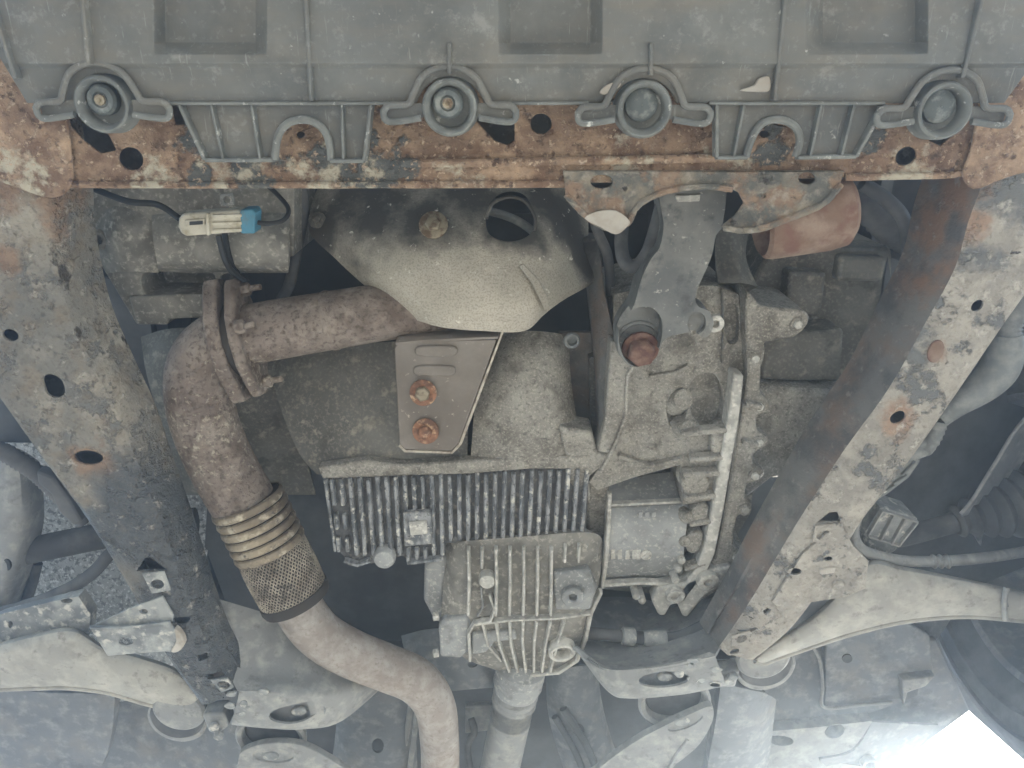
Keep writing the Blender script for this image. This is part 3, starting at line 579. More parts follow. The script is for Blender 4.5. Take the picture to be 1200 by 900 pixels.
bolt(fc + e1 * -.018 - e2 * .052 * (1 if e2.z > 0 else -1) + a * .008, a, .0095, M['exhaust'], ex, h=.012, stud=.024, name='nut')
# bellows
b0, b1, b2 = P(291, 590, -.082), P(314, 640, -.074), P(346, 700, -.066)
ax = (b2 - b0).normalized(); L1 = (b1 - b0).dot(ax); LT = (b2 - b0).length
for k in range(6):
    z = L1 * k / 5.0
    lathe('bellows_ring', [(.0495, z - .0065), (.0525, z - .0045), (.0538, z), (.0525, z + .0045), (.0495, z + .0065)], b0, ax, M['bellows'], ex, seg=36, cap=False)
lathe('bellows_core', [(.0475, -.005), (.0475, L1), (.047, LT - .004)], b0, ax, M['braidcore'], ex, seg=36)
u, v, _ = basis(ax); bv, bf = [], []
NB, R0 = 60, .0495
for k in range(NB):
    for sgn in (-1, 1):
        nseg = 22
        for j in range(nseg + 1):
            t = j / nseg; an = 2 * PI * k / NB + sgn * t * 1.05; z = L1 + .006 + t * (LT - L1 - .010)
            r_ = R0 + .0009 * (1 if (j + k) % 2 == 0 else -1) * sgn + .0015 * math.sin(t * PI)
            c_ = b0 + ax * z + (u * math.cos(an) + v * math.sin(an)) * r_
            rad = (u * math.cos(an) + v * math.sin(an)); tg = (ax * (LT - L1) + (-u * math.sin(an) + v * math.cos(an)) * sgn * 1.05 * R0).normalized(); q = tg.cross(rad)
            for dx, dy in ((-.0009, 0), (0, .0007), (.0009, 0)): bv.append(c_ + q * dx + rad * dy)
            if j:
                m0 = len(bv) - 6
                for i in range(2): bf.append([m0 + i, m0 + i + 1, m0 + i + 4, m0 + i + 3])
mk('steel_braid', bv, bf, M['braid'], ex, kind='stuff')
lathe('braid_collar', [(.048, LT - .010), (.0525, LT - .009), (.053, LT), (.051, LT + .006), (.044, LT + .006)], b0, ax, M['braidcore'], ex, seg=36)
tube('tail_pipe', [(336, 680, -.07, .036), (350, 712, -.066, .036), (374, 743, -.066, .036), (410, 765, -.066, .036), (452, 782, -.066, .0355), (488, 798, -.066, .035), (509, 826, -.066, .033), (515, 865, -.068, .032), (516, 910, -.07, .032), (516, 960, -.07, .032)], M['tailpipe'], ex, seg=32)

# ------------------------------------------------------------------ support bracket
sb = thing('support_bracket', 'brown steel support bracket with two bolts below the heat shield', 'bracket', P(510, 460, -.085))
slab('bracket_plate', [(462, 408, -.091), (468, 400, -.0915), (582, 398, -.0915), (538, 520, -.085), (529, 529, -.085), (475, 527, -.085), (468, 520, -.085)], 0, .004, M['steel'], sb, bevel=.0015)
loft('bracket_neck', [[(464, 404, -.0915), (520, 400, -.0915), (584, 397, -.0915)], [(468, 396, -.11), (522, 392, -.11), (586, 388, -.11)], [(482, 384, -.19), (530, 376, -.19), (590, 368, -.19)]], M['steel'], sb, solid=.004)
slab('bracket_edge', [(588, 388, -.094), (590, 390, -.094), (541, 521, -.0845), (530, 532, -.0845), (474, 530, -.0845), (467, 523, -.0845), (469, 521, -.0845), (475, 527.5, -.0845), (529, 529.5, -.0845), (538, 520, -.0845)], 0, .012, M['steel_edge'], sb)
for y, x0, x1 in ((412, 486, 536), (435, 484, 534)):
    slab('pressed_bead', sm([(x0, y), (x0 + 6, y - 6), (x1 - 6, y - 6), (x1, y), (x1 - 6, y + 6), (x0 + 6, y + 6)], 3), -.0865, .008, M['steel'], sb, bevel=.0025, seg=3)
for x, y, mm in ((496, 460, 'boltzinc'), (499, 505, 'boltrust')):
    bolt(P(x, y, -.082), Vector((-.05, -.12, -1)), .0105, M[mm], sb, h=.012, washer=.0185, wmat=M['boltrust'])

# ------------------------------------------------------------------ engine block and finned oil sump
eb = thing('engine_block', 'grimy cast engine block lower half above the finned oil sump', 'engine block', P(560, 470, -.14))
slab('block_dark_backing', [(300, 250), (760, 250), (740, 560), (640, 640), (380, 640), (330, 520)], -.36, .25, M['black'], eb)  # black backing added behind the engine so the gaps stay dark
loft('crankcase_side', [[(312, 410, -.22), (400, 405, -.19), (470, 400, -.18), (560, 400, -.17)], [(326, 470, -.17), (400, 465, -.15), (470, 460, -.15), (550, 460, -.15)], [(350, 530, -.13), (420, 525, -.12), (480, 525, -.12), (548, 525, -.125)], [(372, 556, -.12), (430, 552, -.115), (490, 552, -.115), (548, 552, -.12)]], M['cast_dark'], eb, solid=.01)
loft('crankcase_bulge', [[(575, 395, -.20), (610, 388, -.17), (650, 390, -.17), (668, 396, -.20)], [(566, 430, -.16), (600, 425, -.135), (645, 425, -.135), (668, 432, -.16)], [(556, 480, -.13), (595, 478, -.11), (650, 478, -.112), (676, 490, -.14)], [(552, 530, -.115), (595, 530, -.10), (650, 528, -.10), (690, 535, -.12)], [(548, 552, -.11), (600, 548, -.10), (650, 546, -.10), (692, 548, -.115)]], M['cast'], eb, solid=.01)
slab('lower_ledge', [(655, 500), (694, 506), (700, 530), (720, 535), (690, 560), (692, 590), (672, 590), (664, 540)], -.10, .05, M['cast'], eb, bevel=.004)
slab('gap_shade_plate', [(655, 390), (710, 390), (712, 510), (660, 505)], -.22, .01, M['rail_inner'], eb)  # plate added to stand for the shade in the open gap
lathe('hose_clip', [(.010, 0), (.012, .004), (.010, .008), (.007, .008), (.006, 0), (.0005, 0)], P(670, 398, -.15), DOWN, M['conduit'], eb, cap=False)
slab('sump_rail', [(372, 548), (430, 540), (470, 545), (548, 540), (620, 536), (692, 534), (692, 550), (620, 550), (548, 556), (470, 558), (378, 562)], -.098, .02, M['cast'], eb, bevel=.003)

su = thing('oil_sump', 'finned aluminium oil sump with vertical cooling fins', 'oil sump', P(530, 600, -.08))
def sd_(x, y): return -.100 + (y - 550) * .00030
ol = [(380, 556), (450, 552), (545, 552), (600, 548), (692, 545), (690, 575), (686, 628), (640, 632), (522, 638), (519, 655), (480, 660), (472, 652), (434, 662), (428, 652), (418, 665), (408, 664), (402, 652), (390, 642)]
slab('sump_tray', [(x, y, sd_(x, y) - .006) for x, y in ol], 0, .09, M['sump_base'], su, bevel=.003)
fin_i = 0
for k in range(29):
    t = k / 28; xt = 389 + t * 298; xb = 399 + t * 280
    y0 = 560 - 12 * t + random.uniform(-2, 2); y1 = 648 if xt < 520 else 631
    if 445 < xb < 466: y1 = 642
    if xt < 412 and k == 0: y1 = 634
    parts = [(y0, y1)]
    if 470 < (xt + xb) / 2 < 507: parts = [(y0, 598), (641, 656)]
    if k in (0, 1): parts = [(y0, 590), (600, 618), (628, 644)]
    for a_, b_ in parts:
        f0 = (a_ - 555) / 95; f1 = (b_ - 555) / 95
        rib('fin', [(xt + (xb - xt) * f0, a_, sd_(0, a_) - .004), (xt + (xb - xt) * (f0 + f1) / 2, (a_ + b_) / 2, sd_(0, (a_ + b_) / 2) - .004), (xt + (xb - xt) * f1, b_, sd_(0, b_) - .004)], .0078, .008, M['sump'], su, taper=.72)
slab('cast_pad', [(472, 602), (506, 600), (507, 638), (474, 641)], -.073, .012, M['sump'], su, bevel=.002)
slab('cast_mark', [(479, 612), (500, 610), (501, 626), (481, 628)], -.071, .003, M['cast_pale'], su, bevel=.001)
lathe('drain_boss', [(.015, -.02), (.0165, .004), (.014, .010), (.006, .012)], P(451, 652, -.07), DOWN, M['cast_grey'], su)
rib('sump_edge', [(404, 655, -.070), (420, 660, -.069), (434, 655, -.07)], .006, .008, M['sump'], su)
rib('sump_edge', [(382, 560, -.10), (388, 600, -.09), (394, 643, -.078)], .006, .009, M['sump'], su)
rib('sump_edge', [(478, 657, -.07), (520, 652, -.07)], .006, .009, M['sump'], su)

# ------------------------------------------------------------------ transfer case
tc = thing('transfer_case', 'pale cast transfer case with ribs and two round ports on the propeller shaft', 'transfer case', P(600, 700, -.06))
def td(y): return -.072 + (y - 640) * .00022 if y < 725 else -.0533 - (y - 725) * .00045
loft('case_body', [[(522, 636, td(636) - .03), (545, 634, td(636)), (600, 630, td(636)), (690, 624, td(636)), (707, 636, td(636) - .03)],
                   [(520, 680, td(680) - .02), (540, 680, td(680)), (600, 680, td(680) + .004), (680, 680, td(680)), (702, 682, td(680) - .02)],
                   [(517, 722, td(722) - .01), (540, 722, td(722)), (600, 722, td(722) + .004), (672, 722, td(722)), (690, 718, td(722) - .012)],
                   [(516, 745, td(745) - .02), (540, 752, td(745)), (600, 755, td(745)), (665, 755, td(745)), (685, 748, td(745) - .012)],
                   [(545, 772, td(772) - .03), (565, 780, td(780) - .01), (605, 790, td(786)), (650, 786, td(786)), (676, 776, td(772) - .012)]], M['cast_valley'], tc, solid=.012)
slab('case_core', [(520, 640), (700, 640), (685, 750), (640, 780), (560, 775), (520, 740)], -.10, .10, M['cast_dark'], tc)
for k in range(9):
    xt = 549 + k * 16.2; xm = 549 + k * 16.0; xb = 578 + k * 9.5
    top = [(xt, 640, td(640)), (xm + 1, 680, td(680) + .002), (xm, 717, td(717) + .002)]
    if k == 1: top = [(xt, 640, td(640)), (xm, 662, td(662))]
    if k in (7, 8): top = [(xt, 636, td(636)), (xt - 1, 655, td(655) + .001)]
    rib('case_rib', [(x, y, d + .005) for x, y, d in top], .0060, .011, M['cast_pale'], tc, taper=.6)
    if 1 <= k <= 7:
        bt = [(xm, 724, td(724)), (xm * .6 + xb * .4 - 2, 752, td(752)), (xb, 783 if k > 1 else 770, td(780) - .001)]
        rib('case_rib', [(x, y, d + .005) for x, y, d in bt], .0060, .011, M['cast_pale'], tc, taper=.6)
rib('cross_rib', [(557, 727, td(726)), (600, 722, td(722) + .003), (650, 720, td(720) + .002), (692, 715, td(715) - .008)], .005, .011, M['cast_pale'], tc, side=None)
rib('flange_edge', [(587, 791, td(786) - .002), (625, 787, td(786)), (655, 784, td(784)), (676, 770, td(770) - .008), (686, 745, td(745) - .010), (692, 715, td(715) - .010), (704, 690, td(690) - .016)], .008, .010, M['cast_pale'], tc)
slab('side_box', [(514, 735), (520, 727), (545, 722), (551, 728), (548, 765), (540, 772), (516, 770)], -.048, .05, M['cast_grey'], tc, bevel=.004)
rib('box_edge', [(551, 772, -.05), (549, 740, -.046), (556, 728, -.046), (575, 725, -.046), (580, 712, -.05), (574, 695, -.054)], .005, .008, M['cast_pale'], tc)
slab('pocket_pad', [(553, 742), (604, 738), (606, 750), (580, 753), (570, 765), (552, 768)], -.05, .02, M['cast_grey'], tc, bevel=.003)
lathe('filler_plug', [(.0125, -.01), (.0125, .010), (.011, .013), (.004, .0135)], P(571, 676, -.06), DOWN, M['cast_pale'], tc)
rib('case_rib', [(564, 684, td(684)), (566, 708, td(708)), (560, 718, td(718))], .004, .01, M['cast_grey'], tc)
slab('corner_pad', [(648, 672), (690, 668), (700, 690), (692, 715), (650, 716)], -.052, .02, M['cast_grey'], tc, bevel=.004)
ring('port', 671, 697, -.050, .0165, .0065, M['cast_grey'], tc, h=.008)
ring('drain_port', 658, 760, -.058, .021, .0145, M['cast_pale'], tc, axis=Vector((.1, .25, -1)), h=.010, depth=.01)
slab('case_flank', [(497, 665), (505, 655), (524, 655), (522, 735), (508, 728), (496, 705)], -.085, .06, M['cast_grey'], tc, bevel=.008, seg=3)
for y in (722, 765): lathe('flank_bolt', [(.007, 0), (.007, .008), (.004, .009)], P(514, y, -.06), Vector((-1, 0, -.2)), M['cast_pale'], tc, seg=6)

# ------------------------------------------------------------------ propeller shaft
ps = thing('propeller_shaft', 'pale grey propeller shaft with ringed coupling behind the transfer case', 'propeller shaft', P(600, 850, -.09))
s0, s1 = P(611, 780, -.10), P(585, 905, -.105); ax2 = (s1 - s0).normalized(); Ls = (s1 - s0).length
prof = [(.020, -.02), (.041, 0), (.041, .018), (.0385, .021), (.0385, .028), (.0405, .031), (.0405, .037), (.036, .041), (.036, .052), (.0375, .055), (.0375, .060), (.035, .063), (.035, .070), (.037, .073), (.037, .078), (.034, .081), (.034, .115), (.0348, .117), (.0348, .120), (.034, .122), (.034, 1.6)]
lathe('shaft_tube', prof[15:], s0, ax2, M['pale'], ps, seg=36)
lathe('coupling', prof[:9], s0, ax2, M['cast_grey'], ps, seg=36)
for i in (8, 12):
    lathe('coupling_ring', prof[i:i + 5], s0, ax2, M['pale'], ps, seg=36)

# ------------------------------------------------------------------ gearbox
gb = thing('gearbox', 'large grey cast gearbox casing with chalky seam and bolt bosses', 'gearbox', P(790, 540, -.1))
def gd(x, y): return -.105 - max(0, (600 - y)) * .00012
slab('main_case', [(x, y, gd(x, y)) for x, y in [(720, 345), (770, 332), (842, 335), (866, 345), (872, 430), (860, 470), (852, 540), (846, 585), (800, 592), (798, 545), (742, 560), (700, 575), (690, 565), (704, 545), (722, 525), (730, 430), (716, 420)]], 0, .16, M['cast'], gb, bevel=.008, seg=3, cut=[(sm([(812, 446), (838, 440), (848, 470), (840, 500), (820, 498), (808, 475)], 3), -.05, -.142, -.12), (sm([(782, 470), (800, 455), (806, 478), (796, 500), (784, 496)], 3), -.05, -.134, -.12), (sm([(852, 362), (866, 362), (866, 400), (852, 400)], 3), -.05, -.145, -.125)])
slab('case_back', [(690, 420), (900, 350), (880, 600), (820, 700), (700, 690)], -.20, .12, M['cast_dark'], gb)
loft('differential_barrel', [[(708, 560, -.18), (760, 556, -.18), (808, 550, -.18)], [(709, 582, -.145), (760, 580, -.145), (806, 577, -.145)], [(709, 610, -.108), (760, 607, -.108), (806, 604, -.11)], [(708, 645, -.095), (760, 642, -.095), (802, 640, -.1)], [(706, 675, -.11), (760, 673, -.11), (800, 672, -.112)], [(706, 690, -.16), (760, 688, -.16), (798, 690, -.16)]], M['cast_grey'], gb, solid=.008)
rib('barrel_rib', [(712, 590, -.128), (760, 588, -.128), (800, 586, -.13)], .006, .007, M['cast_pale'], gb)
rib('barrel_rib', [(704, 683, -.108), (750, 680, -.106), (800, 682, -.108)], .008, .009, M['cast_pale'], gb)
rib('barrel_flange', [(714, 575, -.125), (712, 620, -.10), (710, 650, -.092), (705, 686, -.105)], .009, .010, M['cast_pale'], gb)
lathe('cast_mark', [(.0085, -.002), (.0085, .0016), (.0068, .0016), (.0064, 0), (.0005, 0)], P(757, 650, -.0945), DOWN, M['cast_pale'], gb, cap=False)
rib('cast_mark', [(753, 654, -.0945), (761, 646, -.0945)], .0025, .0016, M['cast_pale'], gb)
for x in (716, 724, 733, 741, 746): slab('cast_mark', [(x, 645), (x + 5, 644), (x + 5, 655), (x, 656)], -.0942, .002, M['cast_pale'], gb, bevel=.0006)
for x in (748, 756, 764): slab('cast_mark', [(x, 601), (x + 5, 600), (x + 5, 608), (x, 609)], -.1085, .003, M['cast_grey'], gb, bevel=.0006)
slab('seam_strip', [(860, 438), (872, 440), (868, 480), (858, 540), (848, 600), (838, 650), (828, 672), (800, 708), (788, 704), (815, 668), (826, 640), (836, 590), (846, 530), (855, 480)], -.092, .03, M['cast_pale'], gb, bevel=.003)
slab('outer_flange', sm([(876, 340), (890, 358), (925, 362), (946, 366), (947, 380), (930, 396), (896, 402), (892, 440), (892, 462), (902, 470), (900, 482), (888, 488), (888, 506), (900, 512), (898, 524), (884, 530), (884, 545), (896, 552), (891, 562), (876, 568), (874, 585), (882, 592), (876, 602), (864, 606), (860, 640), (876, 650), (874, 660), (852, 674), (842, 692), (812, 706), (832, 668), (842, 640), (852, 590), (862, 530), (870, 480), (876, 440), (874, 390)], 2), -.104, .12, M['cast'], gb, bevel=.005)
rib('seam_line', [(846, 338, -.130), (848, 380, -.127), (846, 425, -.124)], .003, .003, M['cast_dark'], gb)
slab('bell_flange', [(716, 400), (744, 402), (742, 428), (736, 440), (735, 490), (727, 510), (716, 532), (700, 530), (708, 500)], -.088, .05, M['cast'], gb, bevel=.003)
rib('flange_lip', [(742, 404, -.087), (741, 430, -.087), (735, 440, -.087), (733, 488, -.087), (724, 512, -.087), (714, 534, -.087), (704, 552, -.09)], .006, .003, M['cast'], gb)
slab('bell_web', [(683, 280, -.20), (704, 280, -.20), (708, 340, -.15), (722, 400, -.105), (708, 500, -.10), (703, 520, -.10), (700, 440, -.14), (690, 340, -.19)], 0, .05, M['rail_inner'], gb, bevel=.004)
for x, y, r, dd in ((806, 502, .013, -.108), (814, 556, .013, -.11), (800, 468, .016, -.118), (803, 634, .009, -.098), (808, 606, .010, -.102)):
    lathe('cast_boss', [(r * 1.5, -.02), (r, -.006), (r * .92, .003), (r * .6, .005), (r * .2, .005)], P(x, y, dd), Vector((.3, -.4, -1)), M['cast'], gb, seg=20)
for pts in ([(796, 505), (850, 500)], [(806, 535), (846, 532)], [(798, 552), (842, 550)], [(800, 580), (838, 576)], [(806, 610), (832, 606)], [(800, 662), (826, 655)], [(872, 470), (890, 474)], [(868, 515), (886, 518)]):
    rib('web_rib', [(x, y, -.106) for x, y in pts], .011, .014, M['cast'], gb)
for ol_, dd, hh in (([(836, 506), (848, 498), (854, 510), (846, 530), (834, 530)], -.098, .03), ([(800, 560), (824, 556), (832, 566), (826, 580), (804, 582)], -.100, .03), ([(812, 596), (830, 592), (828, 612), (812, 614)], -.098, .03), ([(806, 628), (824, 624), (820, 646), (806, 648)], -.098, .03), ([(880, 404), (896, 404), (892, 430), (878, 432)], -.112, .04)):
    slab('cast_lump', sm(ol_, 3), dd, hh, M['cast'], gb, bevel=.005, seg=3)
for x in (818, 830): slab('web_slot', [(x - 4, 540), (x + 3, 538), (x + 2, 552), (x - 5, 553)], -.117, .01, M['cast_dark'], gb)
slab('nose_plate', [(770, 690), (800, 684), (835, 668), (858, 664), (850, 685), (826, 700), (812, 716), (806, 724), (800, 723), (794, 708), (786, 710), (780, 722), (772, 722), (764, 705)], -.092, .03, M['cast_pale'], gb, bevel=.004)
ring('port', 791, 697, -.090, .0145, .0075, M['cast_pale'], gb, axis=Vector((.1, .2, -1)), h=.006)
ring('port', 829, 680, -.090, .017, .0075, M['cast_pale'], gb, axis=Vector((.15, .2, -1)), h=.006)
for x, y in ((794, 665), (791, 678), (798, 655), (745, 697), (752, 702)):
    lathe('cast_boss', [(.006, -.02), (.006, .004), (.003, .008)], P(x, y, -.098), Vector((.1, .2, -1)), M['cast_pale'], gb, seg=14)
for x, y in ((889, 476), (889, 518), (884, 557), (873, 597), (862, 652), (838, 668), (934, 380), (884, 420)):
    bolt(P(x, y, -.103), Vector((.1, -.1, -1)), .0062, M['cast_pale'], gb, h=.006, washer=.0095, wmat=M['cast'])
rib('flange_groove', [(868, 446, -.1035), (864, 500, -.1035), (856, 560, -.1035), (846, 620, -.1035), (838, 655, -.1035)], .004, .002, M['cast_dark'], gb)
slab('cast_link', [(684, 560), (714, 552), (714, 640), (700, 645), (688, 622)], -.125, .06, M['cast'], gb, bevel=.006)
rib('case_ledge', [(724, 532, -.112), (760, 545, -.110), (800, 536, -.110)], .008, .008, M['cast'], gb)
rib('case_ledge', [(760, 440, -.126), (790, 436, -.126), (806, 428, -.126)], .008, .007, M['cast'], gb)
# far side casing
slab('end_casing', [(880, 330), (905, 290), (1045, 290), (1060, 420), (1010, 470), (975, 560), (930, 565), (900, 560), (876, 590), (870, 500)], -.22, .15, M['cast_dark'], gb, bevel=.006)
slab('casing_step', [(885, 452), (960, 458), (1010, 462), (960, 556), (905, 562), (870, 590), (875, 540)], -.145, .08, M['cast'], gb, bevel=.010, seg=3)
slab('casing_step', [(893, 395), (990, 386), (985, 448), (890, 446)], -.165, .08, M['cast_dark'], gb, bevel=.006)
slab('casing_step', [(925, 318), (970, 320), (962, 372), (920, 372)], -.19, .06, M['cast_dark'], gb, bevel=.006)
slab('casing_step', [(985, 300), (1040, 302), (1035, 330), (980, 330)], -.20, .05, M['cast_dark'], gb, bevel=.006)
loft('casing_arm', [[(840, 262, -.20), (866, 262, -.20), (880, 265, -.22)], [(838, 300, -.17), (862, 300, -.165), (874, 300, -.19)], [(842, 332, -.15), (872, 332, -.15), (888, 336, -.17)]], M['cast_dark'], gb, solid=.02)
# ------------------------------------------------------------------ engine mount arm
em = thing('engine_mount', 'dark cast engine mount arm with large red-brown rusted bolt', 'engine mount', P(780, 320, -.04))
def ed(y): return -.05 + (y - 230) * .00006
aol = [(776, 215), (846, 212), (847, 262), (839, 276), (834, 300), (822, 328), (815, 346), (818, 359), (830, 364), (836, 376), (834, 388), (826, 396), (814, 390), (798, 391), (780, 397), (770, 412), (760, 424), (748, 430), (735, 427), (725, 412), (725, 390), (732, 374), (743, 358), (752, 326), (764, 302), (773, 290), (778, 262)]
slab('mount_arm', [(x, y, ed(y)) for x, y in sm(aol, 3)], 0, .05, M['mount'], em, bevel=.006, seg=3, cut=[(sm([(725, 398), (728, 376), (742, 362), (762, 360), (775, 374), (774, 398), (765, 418), (748, 428), (732, 420)], 4), .05, -.064, -.044), (ell(816, 378, 11, 13, 10), .05, -.05, -.043)])
lathe('bolt_collar', [(.029, -.04), (.030, -.012), (.027, -.010), (.021, -.018), (.02, -.04)], P(750, 406, -.052), Vector((0, .1, -1)), M['mount'], em, seg=32, cap=False)
bolt(P(750, 408, -.058), Vector((0, .15, -1)), .0185, M['boltred'], em, h=.022, washer=.024, wmat=M['boltred'])
ring('lug', 838, 379, -.05, .011, .005, M['cast_pale'], em, h=.003, depth=.006)
slab('cast_pad', [(792, 229), (821, 228), (820, 236), (793, 237)], -.0465, .004, M['cast_pale'], em, bevel=.001)
lp = tube('curved_hose', [(776, 240, -.09), (768, 270, -.085), (758, 298, -.085), (744, 312, -.09), (732, 306, -.10), (728, 285, -.12), (730, 250, -.14)], M['rubber'], None, r=.009, seg=14)
tag(lp, 'black curved rubber hose beside the engine mount arm', 'hose')

# ------------------------------------------------------------------ air-conditioning compressor, its connector
cp = thing('compressor', 'dark grey cast compressor body behind the crossmember', 'compressor', P(220, 300, -.13))
slab('compressor_case', [(70, 190), (345, 190), (344, 300), (260, 322), (250, 345), (246, 372), (198, 374), (196, 380), (160, 380), (130, 330), (104, 288), (82, 240)], -.15, .12, M['cast_valley'], cp, bevel=.008, seg=3, cut=[(sm([(166, 324), (180, 318), (240, 318), (252, 326), (244, 345), (180, 346), (168, 340)], 3), -.10, -.22, -.15)])
loft('compressor_barrel', [[(180, 232, -.19), (230, 232, -.19), (300, 232, -.19), (338, 232, -.19)], [(178, 255, -.145), (230, 255, -.14), (300, 255, -.14), (338, 256, -.14)], [(180, 285, -.125), (230, 285, -.12), (300, 285, -.12), (338, 286, -.12)], [(184, 308, -.13), (230, 310, -.128), (300, 312, -.125), (338, 314, -.125)], [(186, 318, -.16), (230, 320, -.16), (300, 320, -.15), (338, 320, -.14)]], M['cast_valley'], cp, solid=.008)
tube('groove', [(262, 256, -.139), (265, 285, -.118), (270, 305, -.122), (278, 320, -.140)], M['black'], cp, r=.004, seg=8)
loft('compressor_flank', [[(92, 225, -.20), (130, 222, -.17), (185, 225, -.18)], [(108, 275, -.15), (140, 268, -.13), (188, 270, -.15)], [(125, 320, -.145), (150, 318, -.135), (186, 320, -.15)]], M['cast_valley'], cp, solid=.01)
lathe('mount_ear', [(.014, -.02), (.014, .006), (.011, .009), (.007, .009), (.006, 0), (.0005, 0)], P(118, 280, -.145), DOWN, M['cast_valley'], cp, cap=False)
slab('lower_foot', [(150, 348), (250, 344), (246, 372), (198, 374), (196, 381), (160, 381)], -.142, .04, M['cast_valley'], cp, bevel=.003)

cn = thing('electrical_connector', 'cream electrical plug with a bright blue locking end', 'connector', P(252, 262, -.075))
slab('plug_body', [(209, 256), (214, 250), (280, 246), (284, 252), (288, 262), (284, 272), (218, 277), (212, 274), (208, 266)], -.075, .025, M['cream'], cn, bevel=.003, seg=2)
slab('plug_latch', [(216, 258), (240, 256), (240, 264), (217, 266)], -.072, .006, M['cream'], cn, bevel=.001)
slab('latch_slot', [(222, 260), (237, 259), (237, 263), (222, 264)], -.0705, .002, M['black'], cn)
for y in (253, 262, 270): rib('plug_ridge', [(250, y, -.075), (284, y - 1, -.075)], .005, .003, M['cream'], cn)
rib('plug_collar', [(244, 249, -.074), (245, 275, -.074)], .005, .005, M['cream'], cn)
slab('blue_lock', [(281, 246), (296, 245), (299, 250), (298, 274), (282, 274)], -.073, .028, M['blue'], cn, bevel=.002)
slab('fixing_clip', [(257, 228), (273, 226), (275, 240), (259, 242)], -.085, .003, M['tab'], cn, holes=[ell(266, 234, 4)], bevel=.0006)
tube('wire', [(298, 260, -.085), (315, 262, -.09), (332, 258, -.10), (338, 245, -.12), (325, 228, -.14), (310, 215, -.15)], M['black'], cn, r=.003, seg=8)
tube('wire', [(256, 276, -.10), (262, 300, -.10), (272, 318, -.11), (290, 330, -.14)], M['black'], cn, r=.004, seg=8)

# ------------------------------------------------------------------ control arms
def arm(label, top, bot, d, cupx, cupy, mir, hx):
    t = thing('control_arm', label, 'control arm', P(top[0][0], top[0][1], d), 'suspension control arms')
    rows = []
    mid = [((a[0] + b[0]) / 2, (a[1] + b[1]) / 2) for a, b in zip(top, bot)]
    rows = [[(x, y, d - .035) for x, y in top], [(x * .85 + m[0] * .15, y * .85 + m[1] * .15, d - .006) for (x, y), m in zip(top, mid)], [(x, y, d + .004) for x, y in mid],
            [(x * .8 + m[0] * .2, y * .8 + m[1] * .2, d - .002) for (x, y), m in zip(bot, mid)], [(x, y, d - .012) for x, y in bot], [(x, y, d - .04) for x, y in bot]]
    loft('arm_pressing', rows, M['arm'], t, n=6, m=4, solid=.004)
    tube('arm_edge', [(x, y, d - .010) for x, y in bot], M['arm'], t, r=.0045, seg=10)
    return t
la = arm('cream pressed-steel control arm beside the blue-plugged side, bracketed to the rail', [(-90, 770), (-20, 757), (40, 742), (85, 735), (120, 755), (165, 768), (204, 782), (224, 800), (232, 816)], [(-90, 815), (-20, 809), (40, 806), (85, 806), (130, 812), (170, 824), (206, 831), (224, 828), (233, 818)], -.03, 0, 0, 1, 0)
ra = arm('pale pressed-steel control arm running out towards the tyre', [(1300, 715), (1200, 693), (1130, 678), (1060, 664), (1015, 658), (960, 715), (912, 748), (893, 760), (884, 772)], [(1300, 738), (1200, 727), (1130, 722), (1060, 728), (1000, 742), (950, 758), (912, 771), (895, 777), (885, 774)], -.02, 0, 0, 1, 0)
la['label'] = 'dusty beige-grey control arm below the felt arch liner, on the exhaust side'
ra['label'] = 'pale control arm reaching from the gusset of the pale rail out towards the tyre'
for t, (x, y), s in ((la, (206, 838), 1), (ra, (898, 776), -1)):
    d = -.02
    lathe('bush_cup', [(.046, -.035), (.047, -.004), (.044, 0), (.036, .002), (.002, .002)], P(x, y + 8, -.05), Vector((-s * .06, .05, -1)), M['pale'], t, seg=40)
    lathe('rubber_bush', [(.040, -.02), (.042, .002), (.038, .006), (.002, .006)], P(x + s * 2, y + 2, -.046), DOWN, M['rubber'], t, seg=40)
    lathe('bush_washer', [(.040, -.006), (.041, 0), (.036, .004), (.002, .004)], P(x + s * 4, y - 6, -.036), DOWN, M['pale'], t, seg=40)
slab('clamp', [(236, 838), (262, 836), (268, 852), (255, 862), (244, 858)], -.01, .03, M['pale'], la, bevel=.004)
slab('clamp', [(838, 792), (868, 786), (862, 806), (845, 806)], -.005, .03, M['pale'], ra, bevel=.004)
for t, x, y in ((la, 252, 849), (la, 257, 860), (ra, 853, 795), (ra, 858, 790)):
    bolt(P(x, y, -.004), Vector((0, .3, -1)), .008, M['tab'], t, h=.007)
tube('clip_band', [(1180, 688, -.014), (1177, 706, -.012), (1178, 726, -.020)], M['pale'], ra, r=.004, seg=8)
rib('arm_slit', [(1178, 700, -.014), (1180, 710, -.014)], .003, .003, M['rubber'], ra)

